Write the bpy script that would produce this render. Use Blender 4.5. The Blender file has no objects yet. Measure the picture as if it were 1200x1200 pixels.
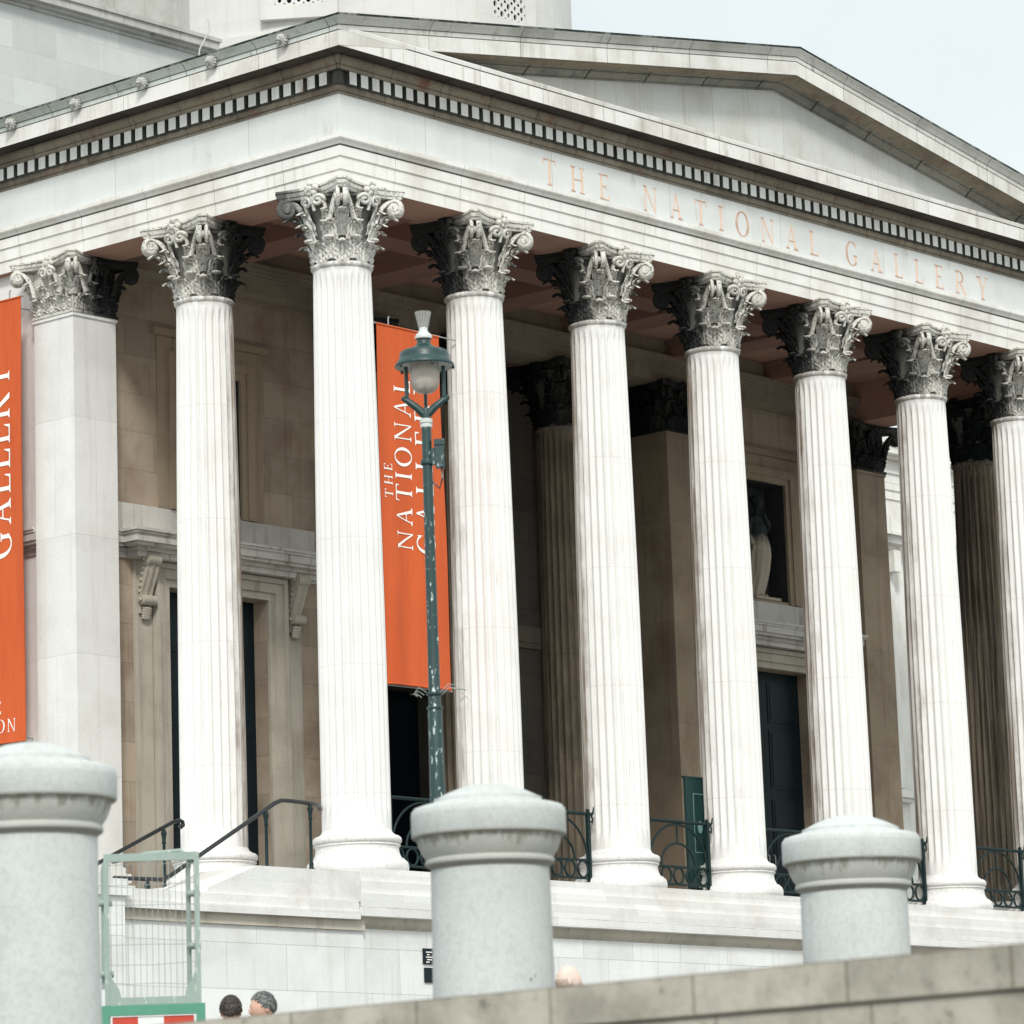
import bpy, math, random
from math import sin, cos, pi, radians, sqrt, atan2
from mathutils import Vector, Matrix, noise
random.seed(7)
C = bpy.context.scene.collection
S, T = 2.924, 2.901          # column spacing along the front and along the side
XE = 7 * S                   # axis of the far end column
HA, HC = 8.8, 9.97           # astragal height, top of the capitals
F = 0.42                     # half thickness of the entablature
YB = 2 * T                   # plane of the portico back wall
G = -5.0                     # terrace level (stylobate is z = 0)

# ------------------------------------------------------------------ mesh builder
class MB:
    def __init__(s): s.v = []; s.f = []; s.sm = []
    def add(s, vs, fs, smooth=False):
        o = len(s.v); s.v += [tuple(v) for v in vs]
        for f in fs: s.f.append(tuple(i + o for i in f)); s.sm.append(smooth)
    def box(s, x0, x1, y0, y1, z0, z1):
        vs = [(x, y, z) for z in (z0, z1) for (x, y) in ((x0, y0), (x1, y0), (x1, y1), (x0, y1))]
        s.add(vs, [(3, 2, 1, 0), (4, 5, 6, 7), (0, 1, 5, 4), (1, 2, 6, 5), (2, 3, 7, 6), (3, 0, 4, 7)])
    def grid(s, rows, smooth=True, closed=False):
        n, m = len(rows), len(rows[0]); vs = [p for r in rows for p in r]; fs = []
        for i in range(n - 1):
            for j in range(m if closed else m - 1):
                k = (j + 1) % m
                fs.append((i * m + j, i * m + k, (i + 1) * m + k, (i + 1) * m + j))
        s.add(vs, fs, smooth)
    def lathe(s, prof, n=48, c=(0, 0, 0), smooth=True, sharp=True):
        # each pair of profile points is its own band so that edges stay crisp when sharp
        ring = lambda r, z: [(c[0] + r * cos(2 * pi * i / n), c[1] + r * sin(2 * pi * i / n), c[2] + z) for i in range(n)]
        if sharp:
            for a, b in zip(prof[:-1], prof[1:]): s.grid([ring(*a), ring(*b)], smooth, True)
        else: s.grid([ring(*p) for p in prof], smooth, True)
    def tube(s, pts, r, n=8, smooth=True, caps=True, flat=None):
        pts = [Vector(p) for p in pts]; rows = []
        up = None
        for i, p in enumerate(pts):
            d = (pts[min(i + 1, len(pts) - 1)] - pts[max(i - 1, 0)]).normalized()
            if up is None:
                up = Vector((0, 0, 1)) if abs(d.z) < .9 else Vector((1, 0, 0))
            a = d.cross(up).normalized(); b = a.cross(d).normalized(); up = b
            rr = r[i] if isinstance(r, (list, tuple)) else r
            ra, rb = (rr, rr) if flat is None else (flat * rr, rr)
            rows.append([p + a * ra * cos(2 * pi * k / n) + b * rb * sin(2 * pi * k / n) for k in range(n)])
        s.grid(rows, smooth, True)
        if caps:
            o = len(s.v)
            s.add(rows[0] + rows[-1], [tuple(range(n))[::-1], tuple(range(n, 2 * n))])
    def prism(s, poly, h0, h1, fn=lambda x, y, h: (x, y, h)):
        n = len(poly)
        vs = [fn(x, y, h0) for x, y in poly] + [fn(x, y, h1) for x, y in poly]
        s.add(vs, [tuple(range(n))[::-1], tuple(range(n, 2 * n))] + [(i, (i + 1) % n, (i + 1) % n + n, i + n) for i in range(n)])
    def sphere(s, c, r, nu=14, nv=9, fn=None):
        rows = []
        for j in range(nv + 1):
            t = -pi / 2 + pi * j / nv
            rows.append([])
            for i in range(nu):
                a = 2 * pi * i / nu; d = Vector((cos(a) * cos(t), sin(a) * cos(t), sin(t)))
                k = fn(d) if fn else 1
                rr = r if isinstance(r, (tuple, list)) else (r, r, r)
                rows[-1].append((c[0] + d.x * rr[0] * k, c[1] + d.y * rr[1] * k, c[2] + d.z * rr[2] * k))
        s.grid(rows, True, True)
    def build(s, name, mat, parent=None, org=(0, 0, 0), rz=0.0, local=False):
        """vertices are in world space unless local; org is the world position of the object's origin"""
        me = bpy.data.meshes.new(name)
        o3 = Vector((0, 0, 0)) if local else Vector(org)
        me.from_pydata([tuple(Vector(v) - o3) for v in s.v], [], s.f)
        me.polygons.foreach_set('use_smooth', s.sm); me.update()
        import bmesh
        bm = bmesh.new(); bm.from_mesh(me); bmesh.ops.recalc_face_normals(bm, faces=bm.faces); bm.to_mesh(me); bm.free()
        me.materials.append(mat)
        o = bpy.data.objects.new(name, me); C.objects.link(o)
        place(o, parent, org, rz); return o

def wpos(o):
    p = Vector((0, 0, 0))
    while o is not None: p = p + Vector(o.location); o = o.parent
    return p
def place(o, parent, org=(0, 0, 0), rz=0.0):
    o.parent = parent
    o.location = Vector(org) - (wpos(parent) if parent else Vector((0, 0, 0)))
    o.rotation_euler = (0, 0, rz)
def tag(o, label=None, cat=None, group=None, kind=None):
    for k, v in (('label', label), ('category', cat), ('group', group), ('kind', kind)):
        if v: o[k] = v
    return o
def thing(name, label, cat, loc, group=None, rz=0):
    o = bpy.data.objects.new(name, None); C.objects.link(o); o.location = loc; o.rotation_euler = (0, 0, rz)
    o.empty_display_size = .3
    return tag(o, label, cat, group)
def kids(o): return [c for c in bpy.data.objects if c.parent == o]
def copy_tree(o, parent=None):
    c = o.copy(); C.objects.link(c)
    if parent: c.parent = parent
    for ch in kids(o): copy_tree(ch, c)
    return c

# ------------------------------------------------------------------ materials
class NT:
    def __init__(s, name):
        s.m = bpy.data.materials.new(name); s.m.use_nodes = True
        s.t = s.m.node_tree; s.b = s.t.nodes['Principled BSDF']
    def n(s, typ, ins=None, **at):
        x = s.t.nodes.new(typ)
        for k, v in at.items(): setattr(x, k, v)
        for k, v in (ins or {}).items():
            if isinstance(v, bpy.types.NodeSocket): s.t.links.new(v, x.inputs[k])
            else: x.inputs[k].default_value = v
        return x
    def math(s, op, a, b=0.0, c=None, clamp=False):
        x = s.n('ShaderNodeMath', operation=op); x.use_clamp = clamp
        for i, v in enumerate((a, b, c)):
            if v is None: continue
            if isinstance(v, bpy.types.NodeSocket): s.t.links.new(v, x.inputs[i])
            else: x.inputs[i].default_value = v
        return x.outputs[0]
    def mix(s, fac, a, b, mode='MIX'):
        x = s.n('ShaderNodeMix', data_type='RGBA', blend_type=mode)
        for i, v in ((0, fac), (6, a), (7, b)):
            if isinstance(v, bpy.types.NodeSocket): s.t.links.new(v, x.inputs[i])
            else: x.inputs[i].default_value = v if i == 0 else (*v, 1) if len(v) == 3 else v
        return x.outputs[2]
    def ramp(s, v, a, b):
        x = s.n('ShaderNodeMapRange', {0: v, 1: a, 2: b}); x.clamp = True; x.interpolation_type = 'SMOOTHSTEP'
        return x.outputs[0]
    def noise(s, vec, scale, detail=4, rough=.55):
        return s.n('ShaderNodeTexNoise', {'Vector': vec, 'Scale': scale, 'Detail': detail, 'Roughness': rough}).outputs[0]
    def scale(s, vec, sc):
        return s.n('ShaderNodeMapping', {'Vector': vec, 'Scale': sc}).outputs[0]
    def coords(s, rnd=True):
        tc = s.n('ShaderNodeTexCoord').outputs['Object']
        if not rnd: return tc, tc
        oi = s.n('ShaderNodeObjectInfo').outputs['Random']
        off = s.n('ShaderNodeCombineXYZ', {0: s.math('MULTIPLY', oi, 53.), 1: s.math('MULTIPLY', oi, 31.), 2: s.math('MULTIPLY', oi, 17.)}).outputs[0]
        return tc, s.n('ShaderNodeVectorMath', {0: tc, 1: off}, operation='ADD').outputs[0]
    def col(s, c):
        if isinstance(c, bpy.types.NodeSocket): s.t.links.new(c, s.b.inputs['Base Color'])
        else: s.b.inputs['Base Color'].default_value = (*c, 1)
    def bump(s, h, strength=.3, dist=.02):
        x = s.n('ShaderNodeBump', {'Height': h, 'Strength': strength, 'Distance': dist})
        s.t.links.new(x.outputs[0], s.b.inputs['Normal'])
    def set(s, rough=.85, spec=.25, metal=0.):
        s.b.inputs['Roughness'].default_value = rough; s.b.inputs['Specular IOR Level'].default_value = spec; s.b.inputs['Metallic'].default_value = metal
        return s.m

def stone(name, base, stain, stain_amt=.35, streak=.3, blocks=None, fine=.06, patch=1.0, grime=None, grime_rng=(.58, .75), bumpk=.25, mort=.72, blockvar=.06, axis='xy'):
    k = NT(name); tc, v = k.coords()
    n1 = k.noise(v, patch, 6, .6)
    c = k.mix(k.math('MULTIPLY', k.ramp(n1, .42, .72), stain_amt), base, stain)
    st = k.noise(k.scale(v, (4.5, 4.5, .22)), 1.6, 5, .6)
    c = k.mix(k.math('MULTIPLY', k.ramp(st, .52, .74), streak), c, stain)
    if grime:
        g = k.noise(k.scale(v, (2.2, 2.2, .8)), 1.1, 7, .68)
        c = k.mix(k.ramp(g, *grime_rng), c, grime)
    f = k.noise(v, 38, 3, .6)
    fm = k.ramp(f, .25, .75)
    if blocks:
        sx = k.n('ShaderNodeSeparateXYZ', {0: tc})
        gn = k.n('ShaderNodeSeparateXYZ', {0: k.n('ShaderNodeNewGeometry').outputs['True Normal']})
        onx = k.math('GREATER_THAN', k.math('ABSOLUTE', gn.outputs[0]), k.math('ABSOLUTE', gn.outputs[1]))
        h = k.math('ADD', k.math('MULTIPLY', sx.outputs[1], onx), k.math('MULTIPLY', sx.outputs[0], k.math('SUBTRACT', 1., onx)))
        bv = k.n('ShaderNodeCombineXYZ', {0: h, 1: sx.outputs[2], 2: 0.}).outputs[0]
        bw, bh, ms = blocks
        b = k.n('ShaderNodeTexBrick', {'Vector': bv, 'Color1': (1, 1, 1, 1), 'Color2': (1 - 2 * blockvar,) * 3 + (1,), 'Mortar': (mort,) * 3 + (1,), 'Scale': 1.,
             'Mortar Size': ms, 'Mortar Smooth': .4, 'Bias': 0., 'Brick Width': bw, 'Row Height': bh})
        c = k.mix(1., c, b.outputs[0], 'MULTIPLY')
        hgt = k.math('SUBTRACT', k.math('MULTIPLY', f, .35), b.outputs[1])
    else: hgt = k.math('MULTIPLY', f, .35)
    c = k.mix(1., c, k.mix(fm, (1 - fine,) * 3, (1 + fine,) * 3), 'MULTIPLY')
    k.col(c); k.bump(hgt, bumpk, .012)
    return k.set(.88, .2)

def column_stone(name, base, dirt, soot, lo, hi, amount=1., speck=.5, streaks=True, allover=0.):
    """pale stone, rain-washed outside and crusted on the sheltered inner side (local +Y)"""
    k = NT(name); tc, v = k.coords()
    y = k.n('ShaderNodeSeparateXYZ', {0: tc}).outputs[1]; z = k.n('ShaderNodeSeparateXYZ', {0: tc}).outputs[2]
    n1 = k.noise(v, 1.3, 5, .6)
    c = k.mix(k.math('MULTIPLY', k.ramp(n1, .42, .75), .20), base, dirt)
    if streaks:
        st = k.noise(k.scale(v, (9, 9, .45)), 1.5, 6, .65)
        c = k.mix(k.math('MULTIPLY', k.ramp(st, .55, .72), speck), c, dirt)
        st2 = k.noise(k.scale(v, (13, 13, .8)), 1.5, 6, .7)
        c = k.mix(k.math('MULTIPLY', k.ramp(st2, .62, .74), .42), c, soot)
        # grimy necking under the capital
        c = k.mix(k.math('MULTIPLY', k.math('MULTIPLY', k.ramp(z, HA - .16, HA - .02), k.ramp(k.noise(k.scale(v, (6, 6, 1)), 1.5, 4, .6), .3, .6)), .75), c, (.24, .22, .19))
        # drum joints
        rz_ = k.math('MULTIPLY', k.math('SUBTRACT', k.n('ShaderNodeObjectInfo').outputs['Random'], .5), .9)
        z = k.math('ADD', z, rz_)
        for zz in (1.45, 3.3, 5.15, 6.9):
            c = k.mix(k.math('MULTIPLY', k.math('LESS_THAN', k.math('ABSOLUTE', k.math('SUBTRACT', z, zz)), .006), .35), c, dirt)
    else:
        sp = k.noise(v, 7, 6, .7)
        c = k.mix(k.math('MULTIPLY', k.ramp(sp, .50, .68), speck), c, soot)
        dr_ = k.noise(v, 26, 2, .5)
        c = k.mix(k.math('MULTIPLY', k.ramp(dr_, .585, .62), min(1, speck * 1.5)), c, soot)
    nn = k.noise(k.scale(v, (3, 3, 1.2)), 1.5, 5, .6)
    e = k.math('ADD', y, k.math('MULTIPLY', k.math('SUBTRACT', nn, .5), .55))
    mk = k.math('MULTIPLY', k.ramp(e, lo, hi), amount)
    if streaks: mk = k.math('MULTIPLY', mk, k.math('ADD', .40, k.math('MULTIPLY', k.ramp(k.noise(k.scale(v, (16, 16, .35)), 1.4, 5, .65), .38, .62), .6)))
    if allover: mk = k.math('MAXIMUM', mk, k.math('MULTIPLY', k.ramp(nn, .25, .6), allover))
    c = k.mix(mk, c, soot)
    f = k.noise(v, 45, 3, .6)
    c = k.mix(1., c, k.mix(f, (.92,) * 3, (1.08,) * 3), 'MULTIPLY')
    k.col(c); k.bump(f, .22, .012)
    return k.set(.88, .2)

def paint(name, base, wear=None, amt=.3, rough=.45, spec=.5, scale=6., metal=0.):
    k = NT(name); tc, v = k.coords()
    n = k.noise(v, scale, 5, .65); c = base
    c = k.mix(k.math('MULTIPLY', k.ramp(n, .3, .7), .35), base, tuple(x * .72 for x in base))
    if wear: c = k.mix(k.ramp(k.noise(k.scale(v, (1, 1, .35)), scale * 5, 4, .6), 1 - amt, 1 - amt + .05), c, wear)
    k.col(c); k.bump(n, .08, .01)
    return k.set(rough, spec, metal)

WHITE = (.66, .645, .615); WARM = (.42, .37, .30); GREY = (.36, .37, .36)
m = {}
m['arch'] = stone('portland_stone_architrave', (.765, .75, .715), (.47, .43, .37), .5, .4, (1.462, 40, .006), .05, mort=.55, blockvar=.03)
m['frieze'] = stone('portland_stone_frieze', (.665, .675, .665), (.47, .455, .43), .3, .2, (2.924, 40, .006), .04, mort=.6, blockvar=.05, grime=(.38, .32, .27), grime_rng=(.58, .84))
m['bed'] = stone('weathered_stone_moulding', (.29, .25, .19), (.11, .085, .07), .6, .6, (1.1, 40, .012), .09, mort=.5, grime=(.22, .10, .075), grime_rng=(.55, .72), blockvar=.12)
m['bed2'] = stone('grey_weathered_moulding', (.27, .265, .23), (.10, .10, .09), .7, .6, (1.5, 40, .03), .09, mort=.3, blockvar=.12)
m['dentil'] = stone('dentil_stone', (.72, .72, .70), (.42, .38, .33), .45, .45, None, .06, grime=(.30, .18, .13), grime_rng=(.60, .76))
m['dentilback'] = stone('dark_stone', (.10, .10, .09), (.022, .026, .025), .8, .6, grime=(.16, .10, .075), grime_rng=(.60, .75))
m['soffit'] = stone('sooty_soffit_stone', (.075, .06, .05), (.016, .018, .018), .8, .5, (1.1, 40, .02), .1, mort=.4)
m['corona'] = stone('corona_stone', (.735, .72, .685), (.38, .33, .28), .5, .6, (1.46, 40, .007), .05, mort=.5, blockvar=.05, grime=(.22, .18, .145), grime_rng=(.60, .80))
m['rakecorona'] = stone('gable_corona_stone', (.71, .70, .665), (.40, .36, .30), .5, .6, (2.1, 40, .009), .05, mort=.4, blockvar=.06, grime=(.30, .27, .22), grime_rng=(.66, .84))
m['cyma'] = stone('gutter_stone', (.60, .63, .60), (.30, .34, .30), .6, .6, (1.5, 40, .010), .08, mort=.35, grime=(.06, .075, .068), grime_rng=(.60, .74))
m['raking'] = stone('gable_gutter_stone', (.62, .615, .58), (.33, .33, .28), .6, .6, (2.1, 40, .010), .08, mort=.35, blockvar=.08, grime=(.07, .08, .07), grime_rng=(.60, .76))
m['moss'] = stone('mossy_edge_stone', (.20, .21, .19), (.03, .04, .035), .9, .8, None, .1, patch=3., grime=(.018, .025, .022), grime_rng=(.42, .52))
m['tymp'] = stone('tympanum_stone', (.55, .555, .53), (.38, .35, .30), .5, .5, (1.9, 40, .007), .05, mort=.7, blockvar=.05, grime=(.32, .28, .22), grime_rng=(.62, .82))
m['podium'] = stone('podium_stone', (.755, .76, .75), (.50, .47, .43), .4, .3, (1.15, .62, .007), .05, mort=.68, blockvar=.06)
m['step'] = stone('step_stone', (.74, .73, .71), (.50, .46, .41), .5, .2, (1.3, .195, .004), .06, mort=.86, blockvar=.06)
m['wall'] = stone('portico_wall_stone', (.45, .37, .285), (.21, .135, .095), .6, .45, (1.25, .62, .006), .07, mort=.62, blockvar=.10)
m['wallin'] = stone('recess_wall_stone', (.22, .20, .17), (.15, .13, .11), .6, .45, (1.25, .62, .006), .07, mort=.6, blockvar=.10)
m['trim'] = stone('door_trim_stone', (.47, .43, .365), (.25, .22, .175), .5, .6, None, .07)
m['string'] = stone('string_course_stone', (.60, .58, .54), (.22, .20, .17), .4, .75, None, .07)
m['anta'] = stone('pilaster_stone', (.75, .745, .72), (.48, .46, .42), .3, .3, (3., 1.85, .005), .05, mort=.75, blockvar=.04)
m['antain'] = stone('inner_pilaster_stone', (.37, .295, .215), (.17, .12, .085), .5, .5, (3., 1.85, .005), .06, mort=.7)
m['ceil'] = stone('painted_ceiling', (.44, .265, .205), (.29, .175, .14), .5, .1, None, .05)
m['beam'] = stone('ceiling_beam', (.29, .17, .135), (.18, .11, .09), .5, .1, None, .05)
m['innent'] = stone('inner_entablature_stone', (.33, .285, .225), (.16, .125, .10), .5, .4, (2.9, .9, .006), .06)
m['attic'] = stone('attic_stone', (.55, .56, .545), (.44, .44, .43), .35, .2, (1.0, .5, .006), .04, mort=.82, blockvar=.06)
m['atticc'] = stone('attic_cornice_stone', (.45, .44, .41), (.22, .21, .19), .6, .5, None, .06, grime=(.10, .10, .095), grime_rng=(.58, .72))
m['drum'] = stone('drum_stone', (.62, .61, .585), (.47, .45, .42), .35, .3, (1.6, .7, .005), .04, mort=.85, blockvar=.03)
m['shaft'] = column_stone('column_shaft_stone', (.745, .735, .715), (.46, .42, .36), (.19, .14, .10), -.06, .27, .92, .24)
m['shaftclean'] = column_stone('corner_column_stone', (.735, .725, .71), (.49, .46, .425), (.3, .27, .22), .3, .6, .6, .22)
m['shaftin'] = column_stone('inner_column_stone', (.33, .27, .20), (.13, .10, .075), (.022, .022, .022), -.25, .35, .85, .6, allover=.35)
m['base'] = column_stone('column_base_stone', (.73, .72, .70), (.50, .47, .42), (.36, .33, .29), .3, .7, .5, .22, False)
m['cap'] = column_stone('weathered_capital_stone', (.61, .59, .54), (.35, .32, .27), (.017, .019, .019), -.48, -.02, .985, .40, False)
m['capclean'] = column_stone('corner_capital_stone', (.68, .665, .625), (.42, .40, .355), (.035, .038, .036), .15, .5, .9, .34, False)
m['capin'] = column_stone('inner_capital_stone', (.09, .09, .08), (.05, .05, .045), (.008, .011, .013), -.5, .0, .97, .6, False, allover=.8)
m['dark'] = paint('dark_teal_door', (.004, .013, .017), None, .2, .5, .25)
m['void'] = paint('dark_interior', (.004, .009, .012), None, .2, .9, .1)
m['iron'] = paint('green_black_iron', (.006, .020, .021), (.04, .055, .053), .12, .55, .25)
m['railblk'] = paint('black_iron_rail', (.010, .013, .014), None, .2, .35, .5)
m['lamp'] = paint('dark_green_lamp_paint', (.012, .043, .043), (.50, .57, .55), .395, .4, .5, 7)
m['hood'] = paint('dark_green_hood_paint', (.012, .043, .043), (.30, .36, .35), .33, .4, .5, 7)
m['lampwhite'] = paint('white_enamel', (.56, .58, .56), (.3, .3, .28), .25, .35, .5)
m['orange'] = None
m['letter'] = paint('white_print', (.86, .84, .80), None, .2, .7, .2)
m['incised'] = stone('shaded_letter_stone', (.50, .33, .25), (.62, .48, .39), .8, .2, None, .06, patch=7.)
m['cutpale'] = stone('lit_letter_stone', (.70, .51, .40), (.78, .64, .54), .6, .2, None, .06, patch=6.)
m['granite'] = None
m['cage'] = paint('pale_green_metal', (.28, .35, .315), (.50, .52, .47), .37, .5, .4)
m['cageg'] = paint('bright_green_metal', (.08, .27, .18), None, .2, .5, .4)
m['red'] = paint('red_board', (.52, .055, .03), None, .2, .5, .4)
m['whiteb'] = paint('white_board', (.75, .76, .75), None, .2, .5, .4)
m['faint'] = paint('faint_print', (.16, .27, .25), None, .2, .6, .3)
m['wire'] = paint('galvanised_wire', (.32, .34, .33), None, .2, .5, .4)
m['roof'] = paint('lead_roof', (.22, .23, .24), None, .2, .7, .3, 1.)
m['signgreen'] = paint('green_notice_board', (.005, .034, .032), None, .2, .4, .5)
m['skin'] = paint('skin', (.58, .36, .27), None, .2, .6, .3, 20)
m['skinpale'] = paint('pale_skin', (.68, .53, .46), None, .2, .6, .3, 20)

m['bell'] = stone('shaded_bell_stone', (.17, .165, .15), (.05, .055, .05), .7, .5)  # bell darkened in its colour so gaps between the leaves read as shade
m['nichelining'] = stone('dark_niche_stone', (.045, .05, .05), (.014, .02, .022), .7, .4)  # whole niche interior coloured nearly black
m['floor'] = stone('dark_floor_stone', (.30, .28, .25), (.20, .18, .155), .5, 0, (1.2, 40, .006))
k = NT('orange_banner_fabric'); tc, v = k.coords()
n1 = k.noise(k.scale(v, (2, 2, .35)), 1.6, 4, .5); f = k.noise(v, 60, 2, .5)
k.col(k.mix(k.math('MULTIPLY', k.ramp(n1, .3, .7), .6), (.57, .108, .032), (.47, .080, .025)))
k.bump(k.math('ADD', k.math('MULTIPLY', n1, 2.), k.math('MULTIPLY', f, .1)), .4, .06); m['orange'] = k.set(.75, .2)

k = NT('grey_granite'); tc, v = k.coords(); z = k.n('ShaderNodeSeparateXYZ', {0: tc}).outputs[2]
c = k.mix(k.ramp(k.noise(v, 1.6, 5, .6), .35, .7), (.545, .568, .56), (.455, .472, .463))
c = k.mix(k.math('MULTIPLY', k.ramp(k.noise(v, 150, 2, .5), .56, .66), .25), c, (.28, .29, .28))
c = k.mix(k.math('MULTIPLY', k.ramp(k.noise(v, 120, 2, .5), .60, .68), .18), c, (.6, .6, .58))
c = k.mix(k.ramp(k.noise(v, 11, 2, .5), .74, .78), c, (.20, .20, .18))
# black crust that has run down below the cap's drip edge: streaks of uneven length
stn = k.noise(k.scale(v, (26, 26, .8)), 1., 4, .6)
low = k.math('SUBTRACT', z, k.math('MULTIPLY', k.math('SUBTRACT', stn, .5), .22))
band = k.math('MULTIPLY', k.ramp(low, 1.385, 1.43), k.math('LESS_THAN', z, 1.432))
c = k.mix(k.math('MULTIPLY', band, .8), c, (.10, .095, .075))
ring = k.math('LESS_THAN', k.math('ABSOLUTE', k.math('SUBTRACT', z, 1.305)), .012)
c = k.mix(k.math('MULTIPLY', ring, .75), c, (.09, .09, .08))
c = k.mix(k.math('MULTIPLY', k.math('MULTIPLY', k.ramp(z, 1.28, 1.31), k.math('LESS_THAN', z, 1.44)), .45), c, (.36, .34, .28))
c = k.mix(k.math('MULTIPLY', k.ramp(k.noise(v, 34, 4, .7), .45, .62), .26), c, (.34, .345, .33))
c = k.mix(k.math('MULTIPLY', k.ramp(k.noise(k.scale(v, (5, 5, .5)), 1.3, 5, .6), .52, .75), .45), c, (.36, .365, .345))
k.col(c); k.bump(k.noise(v, 60, 4, .7), .5, .006); m['granite'] = k.set(.8, .25)

k = NT('parapet_stone'); tc, v = k.coords()
sx = k.n('ShaderNodeSeparateXYZ', {0: tc}); bv = k.n('ShaderNodeCombineXYZ', {0: sx.outputs[1], 1: sx.outputs[2], 2: 0.}).outputs[0]
b = k.n('ShaderNodeTexBrick', {'Vector': bv, 'Color1': (1, 1, 1, 1), 'Color2': (.88, .885, .88, 1), 'Mortar': (.52, .50, .46, 1), 'Scale': 1., 'Mortar Size': .006, 'Mortar Smooth': .4, 'Bias': 0., 'Brick Width': .62, 'Row Height': .13})
c = k.mix(k.ramp(k.noise(v, 3.5, 6, .65), .35, .7), (.48, .445, .385), (.30, .28, .235))
c = k.mix(1., c, b.outputs[0], 'MULTIPLY')
c = k.mix(k.ramp(k.noise(v, 14, 5, .7), .60, .72), c, (.15, .14, .11))
k.col(c); k.bump(k.math('SUBTRACT', k.noise(v, 30, 4, .6), b.outputs[1]), .4, .01); m['parapet'] = k.set(.9, .2)

k = NT('paving'); tc, v = k.coords(False)
b = k.n('ShaderNodeTexBrick', {'Vector': tc, 'Color1': (.24, .235, .22, 1), 'Color2': (.19, .185, .175, 1), 'Mortar': (.12, .12, .11, 1), 'Scale': 1., 'Mortar Size': .008, 'Brick Width': .9, 'Row Height': .6})
k.col(k.mix(k.math('MULTIPLY', k.ramp(k.noise(tc, .8, 5, .6), .4, .7), .4), b.outputs[0], (.16, .155, .145))); m['paving'] = k.set(.85, .25)

k = NT('lantern_glass'); k.col((.62, .58, .52)); k.b.inputs['Alpha'].default_value = .82
k.b.inputs['Transmission Weight'].default_value = .35; m['glass'] = k.set(.25, .5)
k = NT('clear_finial'); k.col((.42, .42, .39)); k.b.inputs['Transmission Weight'].default_value = .3; m['finial'] = k.set(.3, .5)

def hairmat(name, c1, c2):
    k = NT(name); tc, v = k.coords(); n = k.noise(k.scale(v, (1, 1, .6)), 60, 4, .65)
    k.col(k.mix(k.ramp(n, .38, .62), c1, c2)); k.bump(n, .6, .01); return k.set(.55, .4)
def cloth(name, c):
    k = NT(name); tc, v = k.coords(); n = k.noise(v, 12, 4, .6)
    k.col(k.mix(n, c, tuple(x * .6 for x in c))); k.bump(n, .4, .02); return k.set(.85, .2)

# ------------------------------------------------------------------ ground
def structure(name, mb, mat): return tag(mb.build(name, mat), kind='structure')
g = MB(); g.add([(-3000, -3000, -6.9), (3000, -3000, -6.9), (3000, 3000, -6.9), (-3000, 3000, -6.9)], [(0, 1, 2, 3)])
structure('ground', g, m['paving'])
g = MB(); g.box(-31.2, 400, -120, 400, -6.6, G); structure('terrace_pavement', g, m['paving'])

# ------------------------------------------------------------------ the gallery
gal = thing('gallery_building', 'pale stone gallery with an eight-column Corinthian portico and pediment', 'building', (10, 3, G))
def part(name, mb, mat, parent=None, org=(0, 0, 0)): return mb.build(name, mat, parent or gal, org)

XR, YR = XE + F, 20.0
def sweep(mb, prof, x0=-F, x1=XR, y0=-F, yb=YR, smooth=False, cap=True):
    rows = []
    for o, z in prof:
        rows.append([(x0 - o, yb, z), (x0 - o, y0 - o, z), (x1 + o, y0 - o, z), (x1 + o, yb, z)])
    for a, b in zip(rows[:-1], rows[1:]): mb.grid([a, b], smooth)

# entablature
a = MB(); sweep(a, [(0, HC), (0, 10.162), (.022, 10.168), (.022, 10.357), (.045, 10.363), (.045, 10.535), (.06, 10.54), (.075, 10.575), (.115, 10.60), (.125, 10.615), (.125, 10.675), (0, 10.70)])
part('architrave', a, m['arch'])
a = MB(); sweep(a, [(-.84, 10.9), (-.84, HC), (0, HC)]); part('architrave_soffit', a, m['ceil'])
a = MB(); sweep(a, [(0, 10.70), (0, 11.322)]); fr = part('frieze', a, m['frieze'])
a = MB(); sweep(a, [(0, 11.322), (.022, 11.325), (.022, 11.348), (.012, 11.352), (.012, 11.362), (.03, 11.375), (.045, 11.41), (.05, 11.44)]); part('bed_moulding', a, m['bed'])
def join2(name, mb1, m1, mb2, m2):
    """one part of two materials"""
    n1 = len(mb1.f); o_ = len(mb1.v); mb1.v += mb2.v; mb1.f += [tuple(i + o_ for i in f) for f in mb2.f]; mb1.sm += mb2.sm
    o = part(name, mb1, m1); o.data.materials.append(m2)
    for i, p_ in enumerate(o.data.polygons):
        c_ = p_.center; nn = p_.normal      # only the outer faces are pale, the other sides take the dark stone
        onf = c_.y < -F - .1 and abs(nn.y) > .7; ons = (c_.x < -F - .1 or c_.x > XR + .1) and abs(nn.x) > .7
        p_.material_index = 1 if i >= n1 and (onf or ons) else 0
    return o
a = MB(); sweep(a, [(.05, 11.44), (.052, 11.442), (.052, 11.644), (.142, 11.644)])
d = MB(); rng = random.Random(3)
n = 87; p = (XR + F + .14) / n
for i in range(1, n):
    x = -F - .07 + i * p; w = .155 + rng.uniform(-.004, .004)
    d.box(x - w / 2, x + w / 2, -F - .142 + rng.uniform(0, .006), -F - .045, 11.448 + rng.uniform(0, .008), 11.6445)
for sx_ in (-1, 1):
    for i in range(1, 81):
        y = -F - .07 + i * p; w = .155; x = -F - .142 if sx_ < 0 else XR + .045
        d.box(x + rng.uniform(0, .006), x + .097, y - w / 2, y + w / 2, 11.448 + rng.uniform(0, .008), 11.6445)
for cx_, cy_ in ((-F, -F), (XR, -F)):
    d.box(min(cx_ * 1.0, cx_) - (.10 if cx_ < 0 else 0), cx_ + (.10 if cx_ > 0 else 0), -F - .10, -F, 11.448, 11.6445)
join2('dentil_band', a, m['dentilback'], d, m['dentil'])
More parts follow.
